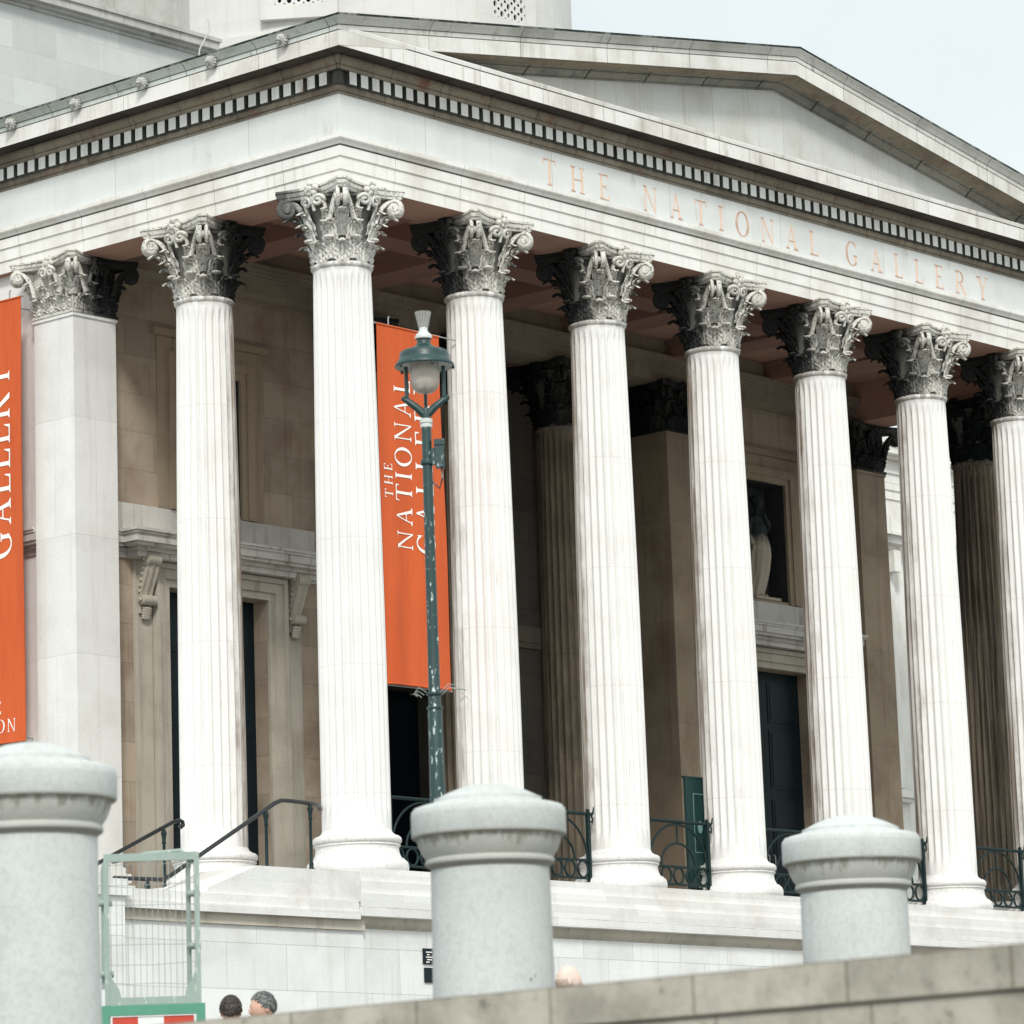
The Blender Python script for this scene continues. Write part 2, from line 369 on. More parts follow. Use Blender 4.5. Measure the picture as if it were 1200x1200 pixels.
a = MB(); sweep(a, [(.142, 11.6455), (.16, 11.646), (.16, 11.70), (.15, 11.703), (.15, 11.712), (.165, 11.72), (.185, 11.75), (.205, 11.77), (.215, 11.80), (.215, 11.835)]); part('upper_bed_moulding', a, m['bed'])
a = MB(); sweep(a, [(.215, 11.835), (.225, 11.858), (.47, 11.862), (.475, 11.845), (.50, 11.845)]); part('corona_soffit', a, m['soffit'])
a = MB(); sweep(a, [(.50, 11.845), (.50, 12.073)]); part('corona', a, m['corona'])
# front only: a white fillet above the corona, weathered back to the tympanum
a = MB(); pr_ = [(.488, 12.0745), (.488, 12.088), (.505, 12.09), (.512, 12.15), (.505, 12.16), (.0, 12.20)]
for (o0, z0), (o1, z1) in zip(pr_[:-1], pr_[1:]):
    a.grid([[(-F - .488, -F - o0, z0), (XR + .488, -F - o0, z0)], [(-F - .488, -F - o1, z1), (XR + .488, -F - o1, z1)]], False)
part('cornice_fillet', a, m['corona'])
# gutter moulding along both sides only; on the front it climbs the gable
CY = [(.49, 12.0735), (.49, 12.085), (.51, 12.087), (.515, 12.148), (.505, 12.15), (.505, 12.161), (.525, 12.164), (.54, 12.185), (.565, 12.215), (.60, 12.245), (.615, 12.262)]
TOP = [(.615, 12.262), (.62, 12.263), (.62, 12.295), (.40, 12.31)]
for sg in (-1, 1):
    for prof_, nm, mt in ((CY, 'gutter_cornice', 'cyma'), (TOP, 'gutter_edge', 'moss')):
        a = MB(); X = lambda o: -F - o if sg < 0 else XR + o
        for (o0, z0), (o1, z1) in zip(prof_[:-1], prof_[1:]):
            a.grid([[(X(o0), -F - o0, z0), (X(o0), YR, z0)], [(X(o1), -F - o1, z1), (X(o1), YR, z1)]], False)
        part(nm, a, m[mt])
SL = .160; XM = XE / 2
def rake(prof):
    a = MB(); rows = []
    for o, z in prof:
        xl, xr = -F - o, XR + o; za = z + SL * (XM - xl)
        rows.append([(xl, -F - o, z), (XM, -F - o, za), (xr, -F - o, z)])
    for p, q in zip(rows[:-1], rows[1:]): a.grid([p, q], False)
    return a
part('raking_gutter', rake(CY), m['raking'])
part('raking_edge', rake(TOP), m['moss'])
part('raking_corona', rake([(.503, 11.845), (.503, 12.0735), (.49, 12.074)]), m['rakecorona'])
part('raking_soffit', rake([(.20, 11.862), (.475, 11.862), (.48, 11.845), (.503, 11.845)]), m['bed'])
part('raking_bed_moulding', rake([(.02, 11.755), (.02, 11.772), (.035, 11.774), (.035, 11.782), (.055, 11.79), (.075, 11.815), (.125, 11.835), (.135, 11.85), (.125, 11.852), (.125, 11.861), (.20, 11.862)]), m['bed2'])
def joints(fn, lst, name='soot_shade_line'):
    for o, z0, z1 in lst: part(name, fn([(o - .012, z0), (o, z0 + .001), (o, z1 - .001), (o - .012, z1)]), m['dentilback'])
def swp(prof): a_ = MB(); sweep(a_, prof); return a_
joints(swp, [(.0135, 11.3515, 11.3625), (.1515, 11.7025, 11.7125), (.0465, 10.512, 10.537)])  # last strip paints the shadow line under the architrave's top moulding
joints(rake, [(.4915, 12.0738, 12.086), (.5065, 12.1495, 12.1615), (.0365, 11.7735, 11.7825), (.1285, 11.8515, 11.8615)])
def side_(prof):
    a_ = MB()
    for (o0, z0), (o1, z1) in zip(prof[:-1], prof[1:]):
        a_.grid([[(-F - o0, -F - o0, z0), (-F - o0, YR, z0)], [(-F - o1, -F - o1, z1), (-F - o1, YR, z1)]], False)
    return a_
joints(side_, [(.4915, 12.0738, 12.086), (.5065, 12.1495, 12.1615)])
def front_(prof):
    a_ = MB()
    for (o0, z0), (o1, z1) in zip(prof[:-1], prof[1:]):
        a_.grid([[(-F - .48, -F - o0, z0), (XR + .48, -F - o0, z0)], [(-F - .48, -F - o1, z1), (XR + .48, -F - o1, z1)]], False)
    return a_
joints(front_, [(.4895, 12.075, 12.0885)])
a = MB(); za = 11.765 + SL * (XM + F + .02)
a.prism([(-.3, 11.8), (XR - .1, 11.8), (XM, za + .15)], 0, .3, lambda x, z, h: (x, -F + h, z)); part('tympanum', a, m['tymp'])
a = MB(); zr = 12.30 + SL * (XM + F + .62)
a.add([(-F - .6, -.9, 12.285), (XM, -.9, zr - .03), (XR + .6, -.9, 12.285), (-F - .6, YR, 12.285), (XM, YR, zr - .03), (XR + .6, YR, 12.285)], [(0, 1, 4, 3), (1, 2, 5, 4)])
part('roof', a, m['roof'])

# lion heads on the side gutter
def lion(mb):
    def f(d): return 1 + .08 * noise.noise(d * 3.2) + .05 * abs(noise.noise(d * 6))
    mb.sphere((0, 0, 0), (.11, .155, .16), 22, 14, f)                       # mane
    mb.sphere((-.10, 0, .01), (.075, .085, .095), 14, 10)
    mb.sphere((-.165, 0, -.035), (.05, .05, .042), 12, 8)                    # muzzle
    mb.sphere((-.15, 0, -.10), (.035, .036, .022), 10, 6)                    # jaw
    for s_ in (-1, 1):
        mb.sphere((-.04, s_ * .095, .115), (.03, .032, .038), 8, 6)          # ears
        mb.sphere((-.15, s_ * .038, .04), (.022, .022, .016), 8, 6)          # brow
    for i in range(14):
        an = 2 * pi * i / 14; mb.sphere((-.02, .15 * cos(an), .15 * sin(an)), (.05, .035, .035), 8, 6)
L = MB(); lion(L)
lionm = column_stone('lion_head_stone', (.46, .46, .43), (.30, .295, .27), (.03, .035, .03), .4, .6, .5, .5, False)
l0 = L.build('lion_head', lionm, gal, (-F - .555, .16, 12.165), local=True); l0.scale = (.64, .64, .64)
for i in range(1, 14):
    c = l0.copy(); C.objects.link(c); place(c, gal, (-F - .555, .16 + i * 1.50, 12.165 + (i % 3 - 1) * .004))

# ------------------------------------------------------------------ Corinthian columns
def shaft_mesh():
    mb = MB(); z0, z1 = .50, HA - .06
    nf, sub = 24, 8
    def R(t): return .5 - .072 * (t ** 1.9) * 1.0
    rows = []
    zs = [0, .02, .035, .05, .07, .3, .5, .7, .9, .955, .968, .98, .99, 1.0]
    for t in zs:
        z = z0 + (z1 - z0) * t; r = R(t); row = []
        dep = 1.0
        if t <= .02 or t >= .985: dep = 0
        elif t == .035 or t == .98: dep = .55
        for i in range(nf):
            for j in range(sub):
                u = j / sub; a_ = 2 * pi * (i + u) / nf
                w = .76; q = 0
                if u < w:
                    q = sqrt(max(0, 1 - (2 * u / w - 1) ** 2))
                    if dep == .55 and abs(2 * u / w - 1) > .65: q = 0
                rr = r - .056 * q * (1 if dep else 0) * (dep if dep else 1)
                row.append((rr * cos(a_), rr * sin(a_), z))
        rows.append(row)
    mb.grid(rows, True, True)
    mb.lathe([(.428, HA - .06), (.45, HA - .045), (.462, HA - .02), (.458, HA + .005), (.44, HA + .02), (.40, HA + .03)], 64, sharp=False)
    return mb
def base_mesh():
    mb = MB()
    mb.lathe([(.70, -.11), (.722, -.10), (.735, -.06), (.735, -.01), (.722, .035), (.70, .06), (.678, .068)], 72, sharp=False)
    mb.lathe([(.678, .068), (.678, .084), (.662, .086)], 72)
    mb.lathe([(.662, .086), (.632, .11), (.610, .16), (.600, .21), (.600, .255), (.608, .272)], 72, sharp=False)
    mb.lathe([(.608, .272), (.622, .274), (.622, .292), (.596, .294), (.596, .303)], 72)
    mb.lathe([(.596, .303), (.615, .307), (.636, .328), (.643, .36), (.634, .392), (.608, .414), (.572, .418)], 72, sharp=False)
    mb.lathe([(.572, .418), (.552, .42), (.552, .44), (.53, .452), (.51, .475), (.5, .505)], 72, sharp=False)
    return mb

def leaf(mb, fmap, s0, z0, H, W, out, base_r, lobes=4, nu=15, nv=18):
    """one acanthus leaf: fmap(s, r, z) maps tangential offset, outward distance and height to a point"""
    rows = []
    for iv in range(nv + 1):
        v = iv / nv
        if v < .72:
            t = v / .72; z = z0 + H * t * .98; r = base_r(z) + .022 + out * .36 * t ** 2.4
        else:
            t = (v - .72) / .28; an = t * 2.5
            z = z0 + H * .98 + out * .34 * sin(an) - .02 * t * t; r = base_r(z0 + H) + .022 + out * .36 + out * .52 * (1 - cos(an))
        tip = max(0, (v - .55) / .45)
        w = W * (.78 + .34 * sin(pi * min(v * .95, 1) ** .9)) * (1 - .72 * tip ** 1.6)
        lob = abs(sin(lobes * pi * v + .4)); w *= .80 + .26 * lob
        row = []
        for iu in range(nu + 1):
            u = -1 + 2 * iu / nu
            rib = .030 * math.exp(-(u / .13) ** 2) * (1 - .5 * v)
            fol = .022 * cos(u * pi * 5) * (1 - .3 * v) + .016 * cos(u * pi * 3 + v * 2 * pi * lobes)
            cup = .028 * u * u * (.4 + v)
            dz = -.045 * abs(u) ** 1.5 * v * (1 if v < .72 else .3) + .02 * (lob - .5) * abs(u) ** 2
            row.append(fmap(s0 + u * w, r + rib + fol + cup, z + dz))
        rows.append(row)
    mb.grid(rows, True)
    # the thick turned-over lip of the leaf
    tipw = W * .42
    mb.tube([fmap(s0 + q * tipw, base_r(z0 + H) + .03 + out * .80 - .03 * q * q, z0 + H * .98 + out * .20 - .035 * q * q) for q in (-1, -.6, 0, .6, 1)], [.012, .024, .030, .024, .012], 7)
def spiral(c, R0, turns, start, n=26, k=.16):
    pts = []
    for i in range(n + 1):
        t = i / n; a_ = start - t * turns * 2 * pi; rr = R0 * (1 - t) + R0 * k * t
        pts.append((c[0] + rr * cos(a_), c[1] + rr * sin(a_)))
    return pts
def volute_corner(mb, base, dirv, r0, r1, z0, z1, R=.105):
    """a pair of straps that grow from the bell and coil under the abacus horn; dirv = horizontal diagonal"""
    d = Vector((dirv[0], dirv[1], 0)).normalized(); tn = Vector((-d.y, d.x, 0))
    for s_ in (-1, 1):
        pl = []
        for i in range(10):
            t = i / 9
            pl.append((r0 + (r1 - r0) * (.12 * t + .88 * t ** 1.7), z0 + (z1 - z0) * (1 - (1 - t) ** 1.5) * 1.0))
        cx, cz = r1, z1 - R
        pl += spiral((cx, cz), R, 1.6, pi / 2)[1:]
        pts = [Vector((base[0], base[1], 0)) + d * r + tn * s_ * (.056 + .15 * max(0, 1 - i / 8)) + Vector((0, 0, z)) for i, (r, z) in enumerate(pl)]
        mb.tube(pts, [.030] * len(pts), 8, True, True, 1.75)
    mb.tube([Vector((base[0], base[1], 0)) + d * r1 + tn * q + Vector((0, 0, z1 - R)) for q in (-.105, .105)], .058, 12)
def helix(mb, fmap, s0, sgn, z0, z1, base_r):
    pl = [(s0 + sgn * (.17 - .02 * t), z0 + (z1 - z0) * t) for t in (0, .3, .6, .85, 1)]
    c = (s0 + sgn * .085, z1)
    sp = spiral((0, 0), .082, 1.35, 0)
    pl += [(c[0] + sgn * x, c[1] + z * 1.0) for x, z in [(p[0], -p[1]) for p in sp]]
    pts = [fmap(s_, base_r(z) + .05 + .05 * min(1, i / 6), z) for i, (s_, z) in enumerate(pl)]
    mb.tube(pts, .031, 7)
def abacus(mb, z0, H, half, horn, mid):
    lv = [(0, -.05), (.22, -.035), (.30, -.012), (.62, 0), (.66, -.022), (.72, -.022), (.78, .012), (1., .012)]
    rows = []
    for t, dx in lv:
        row = []
        for q in range(4):
            a0 = q * pi / 2 - pi / 4
            h0 = Vector((cos(a0), sin(a0))) * (horn + dx); tn = Vector((-sin(a0), cos(a0)))
            h1 = Vector((cos(a0 + pi / 2), sin(a0 + pi / 2))) * (horn + dx); tn1 = Vector((-sin(a0 + pi / 2), cos(a0 + pi / 2)))
            p0 = h0 + tn * .06; p1 = h1 - tn1 * .06
            mdir = Vector((cos(a0 + pi / 4), sin(a0 + pi / 4)))
            chord = (p0 + p1) / 2; depth = chord.dot(mdir) - (mid + dx)
            for i in range(13):
                u = i / 12; b = p0.lerp(p1, u) - mdir * depth * (1 - (2 * u - 1) ** 2)
                row.append((b.x, b.y, z0 + H * t))
        rows.append(row)
    mb.grid(rows, False, True)
    n_ = len(rows[0]); mb.add(rows[0], [tuple(range(n_))]); mb.add(rows[-1], [tuple(range(n_))])
def flower(mb, fmap, z, r):
    for i in range(7):
        a_ = 2 * pi * i / 7
        c = fmap(.082 * cos(a_), r, z + .082 * sin(a_)); mb.sphere(c, .056, 9, 6, lambda d: 1 + .2 * noise.noise(d * 5))
    mb.sphere(fmap(0, r + .04, z - .01), .05, 10, 7)
    mb.tube([fmap(0, r - .06, z - .32), fmap(0, r - .0, z - .15), fmap(0, r, z)], .028, 7)
def round_capital():
    mb = MB(); H = HC - HA; zt = H - .15
    br = lambda z: .405 + .02 * z + .13 * max(0, (z - .35) / .7) ** 2
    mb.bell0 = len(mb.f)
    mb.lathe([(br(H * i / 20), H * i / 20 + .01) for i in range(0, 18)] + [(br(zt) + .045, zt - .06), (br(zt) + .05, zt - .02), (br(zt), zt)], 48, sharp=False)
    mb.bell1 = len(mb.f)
    def fm(th): return lambda s_, r, z: (r * cos(th + s_ / .45), r * sin(th + s_ / .45), z)
    for i in range(8): leaf(mb, fm(2 * pi * i / 8), 0, .02, .27, .138, .13, br)
    for i in range(8): leaf(mb, fm(2 * pi * (i + .5) / 8), 0, .06, .50, .108, .19, br, 5)
    for i in range(4):
        th = pi / 4 + i * pi / 2
        volute_corner(mb, (0, 0), (cos(th), sin(th)), .48, .79, .52, zt - .005, .125)
        leaf(mb, fm(th), 0, .40, .29, .11, .27, br, 4, 11, 14)
        for s_ in (-1, 1): leaf(mb, fm(th + s_ * .42), 0, .45, .30, .075, .16, br, 3, 9, 12)
        f_ = fm(i * pi / 2)
        for s_ in (-1, 1): helix(mb, f_, 0, s_, .50, zt - .10, br)
        # stalk cups between the upper leaves
        for s_ in (-1, 1):
            th2 = i * pi / 2 + s_ * pi / 8
            mb.tube([fm(th2)(0, br(.3) + .03, .30), fm(th2)(0, br(.45) + .05, .48), fm(th2)(0, br(.55) + .07, .60)], [.03, .035, .055], 8)
            mb.sphere(fm(th2)(0, br(.36) + .10, .37), (.085, .085, .03), 10, 6)
    abacus(mb, zt, .15, .67, .945, .56)
    for i in range(4):
        th = i * pi / 2
        flower(mb, (lambda th: lambda s_, r, z: (r * cos(th) - s_ * sin(th), r * sin(th) + s_ * cos(th), z))(th), zt + .085, .615)
    return mb
def square_capital(hx, hy, H=.85):
    mb = MB(); zt = H - .13
    mb.box(-hx, hx, -hy, hy, 0, zt)
    mb.box(-hx - .035, hx + .035, -hy - .035, hy + .035, -.035, .01)
    br0 = lambda z: .0 + .10 * max(0, (z - .3) / .6) ** 2
    for q in range(4):
        th = q * pi / 2 - pi / 2; n_ = Vector((cos(th), sin(th), 0)); t_ = Vector((-n_.y, n_.x, 0))
        hn, ht = (hy, hx) if q % 2 == 0 else (hx, hy)
        fm = lambda s_, r, z, n_=n_, t_=t_, hn=hn: tuple(n_ * (hn + r) + t_ * s_ + Vector((0, 0, z)))
        for s_ in (-.64, 0, .64): leaf(mb, fm, s_ * ht, .02, .22, .15, .10, br0)
        for s_ in (-.34, .34): leaf(mb, fm, s_ * ht, .06, .36, .12, .13, br0, 5)
        for sg in (-1, 1):
            helix(mb, fm, 0, sg, .32, zt - .10, br0)
            leaf(mb, fm, sg * ht * .92, .25, .25, .10, .16, br0, 3, 9, 12)
        flower(mb, fm, zt + .05, .10)
    for sx_ in (-1, 1):
        for sy_ in (-1, 1):
            volute_corner(mb, (sx_ * (hx - .32), sy_ * (hy - .32)), (sx_, sy_), .43, .70, .28, zt - .005, .10)
    abacus(mb, zt, .13, .7, hx * 1.414 + .36, hx + .12)
    return mb

SH, BS, CP = shaft_mesh(), base_mesh(), round_capital()
def first_col(mats, x, y, rz):
    c = SH.build('column', mats[0], gal, (x, y, 0), rz, True)
    b = BS.build('base', mats[2], None, (0, 0, 0), 0, True); b.parent = c; b.location = (0, 0, 0)
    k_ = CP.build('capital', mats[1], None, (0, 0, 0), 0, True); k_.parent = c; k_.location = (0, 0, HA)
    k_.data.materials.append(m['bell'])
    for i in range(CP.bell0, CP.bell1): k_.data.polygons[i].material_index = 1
    return c
def more_col(c0, x, y, rz):
    c = copy_tree(c0, gal); place(c, gal, (x, y, 0), rz); return c
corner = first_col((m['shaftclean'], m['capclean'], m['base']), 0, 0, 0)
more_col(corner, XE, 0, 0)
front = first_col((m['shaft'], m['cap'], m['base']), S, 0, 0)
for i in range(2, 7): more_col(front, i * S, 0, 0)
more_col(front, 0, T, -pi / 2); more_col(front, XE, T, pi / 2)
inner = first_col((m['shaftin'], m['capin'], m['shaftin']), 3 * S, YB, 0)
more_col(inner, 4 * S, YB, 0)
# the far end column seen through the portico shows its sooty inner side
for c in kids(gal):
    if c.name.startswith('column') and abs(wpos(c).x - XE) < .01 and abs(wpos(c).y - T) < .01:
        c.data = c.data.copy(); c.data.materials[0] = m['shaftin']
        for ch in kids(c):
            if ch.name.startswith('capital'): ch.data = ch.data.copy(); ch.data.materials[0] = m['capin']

# pilasters (antae) with square capitals
ZP = 9.09
SQ = square_capital(.45, .45, HC - ZP)
def pilaster(x, y, mat, cmat, rz=0):
    p = MB(); h = .45
    p.box(-h, h, -h, h, .45, ZP - .03)
    p.box(-h - .03, h + .03, -h - .03, h + .03, .36, .46); p.box(-h - .09, h + .09, -h - .09, h + .09, .22, .36); p.box(-h - .06, h + .06, -h - .06, h + .06, .18, .22); p.box(-h - .13, h + .13, -h - .13, h + .13, -.112, .18)
    p.box(-h - .022, h + .022, -h - .022, h + .022, ZP - .09, ZP - .036)
    o = p.build('pilaster', mat, gal, (x, y, 0), 0, True)
    c = SQ.build('capital', cmat, None, (0, 0, 0), 0, True); c.parent = o; c.location = (0, 0, ZP)
    return o
pilaster(0, YB, m['anta'], None or column_stone('pilaster_capital_stone', (.52, .51, .475), (.33, .31, .27), (.03, .032, .03), .1, .5, .0, .5, False, 0))
# its front face towards the portico is crusted like the neighbouring column's
k_ = [c for c in kids(gal) if c.name.startswith('pilaster')][0]
for ch in kids(k_):
    ch.data.materials[0] = m['cap']; ch.rotation_euler = (0, 0, -pi / 2)
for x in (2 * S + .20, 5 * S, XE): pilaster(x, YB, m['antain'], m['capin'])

# ------------------------------------------------------------------ portico walls, doors, niches
def wall_with_holes(mb, x0, x1, y0, y1, z0, z1, holes):
    xs = sorted({x0, x1} | {h[0] for h in holes} | {h[1] for h in holes})
    for a_, b_ in zip(xs[:-1], xs[1:]):
        hs = sorted([h for h in holes if h[0] <= a_ + 1e-6 and h[1] >= b_ - 1e-6], key=lambda h: h[2])
        z = z0
        for h in hs:
            if h[2] > z + 1e-6: mb.box(a_, b_, y0, y1, z, h[2])
            z = h[3]
        if z < z1: mb.box(a_, b_, y0, y1, z, z1)
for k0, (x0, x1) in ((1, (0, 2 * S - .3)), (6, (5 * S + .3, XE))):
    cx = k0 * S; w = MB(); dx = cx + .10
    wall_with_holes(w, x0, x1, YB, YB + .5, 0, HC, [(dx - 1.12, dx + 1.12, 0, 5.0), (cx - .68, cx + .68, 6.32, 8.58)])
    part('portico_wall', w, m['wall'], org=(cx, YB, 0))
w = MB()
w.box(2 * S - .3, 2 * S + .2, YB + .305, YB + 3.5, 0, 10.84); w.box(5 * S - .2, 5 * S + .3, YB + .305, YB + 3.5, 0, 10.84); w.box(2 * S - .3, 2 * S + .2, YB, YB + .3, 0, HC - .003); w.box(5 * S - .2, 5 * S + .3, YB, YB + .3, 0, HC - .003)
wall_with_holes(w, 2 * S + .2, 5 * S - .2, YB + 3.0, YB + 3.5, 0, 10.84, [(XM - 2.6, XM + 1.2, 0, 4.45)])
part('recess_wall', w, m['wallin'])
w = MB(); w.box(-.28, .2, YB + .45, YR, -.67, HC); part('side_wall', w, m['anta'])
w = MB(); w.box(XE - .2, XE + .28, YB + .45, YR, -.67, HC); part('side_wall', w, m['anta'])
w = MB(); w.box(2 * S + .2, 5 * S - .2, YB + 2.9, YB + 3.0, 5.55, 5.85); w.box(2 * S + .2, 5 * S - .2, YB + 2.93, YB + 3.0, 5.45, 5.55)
part('recess_string_course', w, m['innent'])
# string course and hoods
def string_run(mb, x0, x1, y, zs):
    for (pr, z0, z1) in zs: mb.box(x0 - pr, x1 + pr, y - pr, y, z0, z1)
HOOD = [(.05, 5.38, 5.47), (.10, 5.47, 5.53), (.22, 5.53, 5.58), (.27, 5.58, 5.70), (.30, 5.70, 5.74), (.33, 5.74, 5.78), (.10, 5.78, 5.82)]
for k0, segs in ((1, ((.5, 1.0), (4.95, 5.35))), (6, ((15.1, 15.45), (19.6, 20.0)))):
    w = MB()
    for a_, b_ in segs:
        for pr, z0, z1 in HOOD: w.box(a_, b_, YB - pr * .7, YB, z0, z1)
    for pr, z0, z1 in HOOD: w.box(k0 * S - 1.86 - pr, k0 * S + 2.06 + pr, YB - .24 - pr, YB, z0, z1 + .002)
    w.box(k0 * S - 2.35, k0 * S + 2.35, YB - .035, YB, 5.822, 6.26)
    part('hood_cornice', w, m['string'], org=(k0 * S, YB, 5.6))
w = MB()
for a_, b_ in ((YB + .46, YR),):
    for pr, z0, z1 in HOOD: w.box(-.28 - pr * .7, -.28, a_, b_, z0, z1)
part('side_string_course', w, m['string'])
def console(mb, cx):
    """scroll bracket: S-profile extruded across, with a coil at each end"""
    W = .115
    prof = []
    for i in range(15):
        t = i / 14; z = 5.46 - t * .95; d = .08 + .22 * (1 - t) ** 1.3 + .03 * sin(t * pi * 2)
        prof.append((d, z))
    rows = []
    for x in (-W, -W + .03, -.03, 0, .03, W - .03, W):
        k_ = -.0 if abs(x) in (W,) else .012 if x == 0 else -.012
        rows.append([(cx + x, YB - .03 - d - k_, z) for d, z in prof])
    mb.grid(rows, True)
    for x in (-W, W): mb.add([(cx + x, YB - .03 - d, z) for d, z in prof] + [(cx + x, YB, z) for d, z in reversed(prof)], [tuple(range(30))])
    for (yy, zz, R) in ((YB - .25, 5.36, .11), (YB - .16, 4.72, .08)):
        mb.tube([(cx - W - .02, yy, zz), (cx + W + .02, yy, zz)], R, 16)
        for s_ in (-1, 1):
            sp = spiral((0, 0), R * .9, 1.8, pi / 2)
            mb.tube([(cx + s_ * (W + .025), yy + q[0], zz + q[1]) for q in sp], .016, 6)
            mb.sphere((cx + s_ * (W + .05), yy, zz), .032, 8, 6)
    for i in range(6): mb.sphere((cx, YB - .10 - .008 * i, 4.44 + .03 * i), (.11, .035, .03), 8, 6)   # leaf tail
    for s_ in (-1, 1):                                                         # carved rosettes on the cheeks
        for i in range(5): mb.sphere((cx + s_ * (W + .01), YB - .09 - .022 * i, 4.86 + i * .09), (.02, .03, .035), 7, 5)
def door_set(k0):
    cx = k0 * S + .10; hw = 1.12
    f = MB()   # architrave of three stepped bands
    for (i0, i1, pr) in ((hw, hw + .12, .06), (hw + .12, hw + .28, .10), (hw + .28, hw + .36, .15)):
        zt_ = 5.0 + i1 - hw; zb_ = 5.0 + i0 - hw
        f.box(cx - i1, cx - i0, YB - pr, YB, 0, zt_); f.box(cx + i0, cx + i1, YB - pr, YB, 0, zt_)
        f.box(cx - i0, cx + i0, YB - pr, YB, zb_, zt_)
    f.box(cx - 1.86, cx - hw - .38, YB - .05, YB, 0, 5.38); f.box(cx + hw + .38, cx + 1.86, YB - .05, YB, 0, 5.38)
    d_ = MB()
    for s_ in (-1, 1):
        x0, x1 = (cx - hw, cx - .004) if s_ < 0 else (cx + .004, cx + hw)
        d_.box(x0, x1, YB + .30, YB + .34, 0, 5.0)
        for z0, z1 in ((.25, 1.2), (1.4, 2.6), (2.8, 3.9), (4.05, 4.8)):
            d_.box(x0 + .14, x1 - .14, YB + .285, YB + .30, z0, z1); d_.box(x0 + .2, x1 - .2, YB + .275, YB + .285, z0 + .06, z1 - .06)
    dd = part('door', d_, m['dark'], org=(cx, YB + .3, 0))
    f.build('door_frame', m['trim'], dd, (cx, YB, 0))
    b = MB()
    for s_ in (-1, 1): b.tube([(cx + s_ * .09, YB + .27, 1.25), (cx + s_ * .09, YB + .24, 1.28), (cx + s_ * .09, YB + .24, 1.52), (cx + s_ * .09, YB + .27, 1.55)], .014, 7)
    b.build('handle', m['wire'], dd, (cx, YB + .25, 1.4))
    for s_ in (-1, 1):
        b = MB(); console(b, cx + s_ * 1.68); b.build('scroll_bracket', m['trim'], dd, (cx + s_ * 1.68, YB, 5))
    cx = k0 * S
    nf = MB()
    for (i0, pr) in ((.68, .05), (.80, .08), (.95, .03)):
        i1 = {.68: .80, .80: .95, .95: 1.18}[i0]
        nf.box(cx - i1, cx - i0, YB - pr, YB, 6.27, 8.58 + i1 - .68); nf.box(cx + i0, cx + i1, YB - pr, YB, 6.27, 8.58 + i1 - .68)
        nf.box(cx - i0, cx + i0, YB - pr, YB, 8.58 + i0 - .68, 8.58 + i1 - .68)
    nf.box(cx - 1.3, cx + 1.3, YB - .10, YB, 9.085, 9.20)
    part('niche_frame', nf, m['antain'], org=(cx, YB, 6.3))
    nb = MB(); nb.box(cx - .679, cx + .679, YB + .44, YB + .5, 6.321, 8.579); nb.box(cx - .679, cx - .67, YB + .01, YB + .44, 6.33, 8.57); nb.box(cx + .67, cx + .679, YB + .01, YB + .44, 6.33, 8.57); nb.box(cx - .67, cx + .67, YB + .01, YB + .44, 8.57, 8.579)
    part('niche_lining', nb, m['nichelining'], org=(cx, YB + .5, 6.3))
for k0 in (1, 6): door_set(k0)
d_ = MB(); d_.box(XM - 2.6, XM + 1.2, YB + 3.4, YB + 3.5, 0, 4.45); part('entrance_door', d_, m['void'])

# ceiling, beams, inner entablature
a = MB(); a.box(F, XE - F, F, YB + 3.0, 10.75, 10.85); part('ceiling', a, m['ceil'])
a = MB()
for i in range(1, 7): a.box(i * S - .36, i * S + .36, F, YB - .45, 10.40, 10.75); a.box(i * S - .42, i * S + .42, F, YB - .45, 10.66, 10.748)
for i in range(7): a.box(i * S + (.42 if i else F), (i + 1) * S - .42, T - .3, T + .3, 10.44, 10.75)
part('ceiling_beams', a, m['beam'])
a = MB()
def run(o, z0, z1): a.box(F + .002, XE - F - .002, YB - .45 - o, YB + .3, z0, z1)
for o, z0, z1 in ((0, HC, 10.10), (.02, 10.10, 10.235), (.06, 10.235, 10.27), (.10, 10.27, 10.33), (.16, 10.33, 10.39), (.18, 10.39, 10.43), (.02, 10.43, 10.748)): run(o, z0, z1)
part('inner_entablature', a, m['innent'])

# stylobate, floor and podium
a = MB()
for (o, z0, z1) in ((.75, -.295, -.11), (.81, -.475, -.295), (.87, -.665, -.475)):
    a.box(-o, XE + o, -o, YB + 3.4, z0, z1)
part('stylobate', a, m['step'])
a = MB(); sweep(a, [(.50, -.66), (.50, -.672), (.49, -.682), (.52, -.69), (.52, -.80), (.50, -.805), (.45, -.81)], -F, XR, -F, YB); part('podium_moulding', a, m['step'])
a = MB(); sweep(a, [(.45, -.81), (.43, -.83), (.40, -.90), (.34, -.965)], -F, XR, -F, YB); part('podium_bed_moulding', a, m['bed'] if 0 else m['trim'])
a = MB(); a.box(-F - .34, XR + .34, -F - .34, YR, G, -.662); part('podium', a, m['podium'])
a = MB(); a.box(.95, XE - .95, .95, YB + 3.2, -.12, .006); part('portico_floor', a, m['floor'])  # unseen dark slab added to cut light bouncing up into the portico
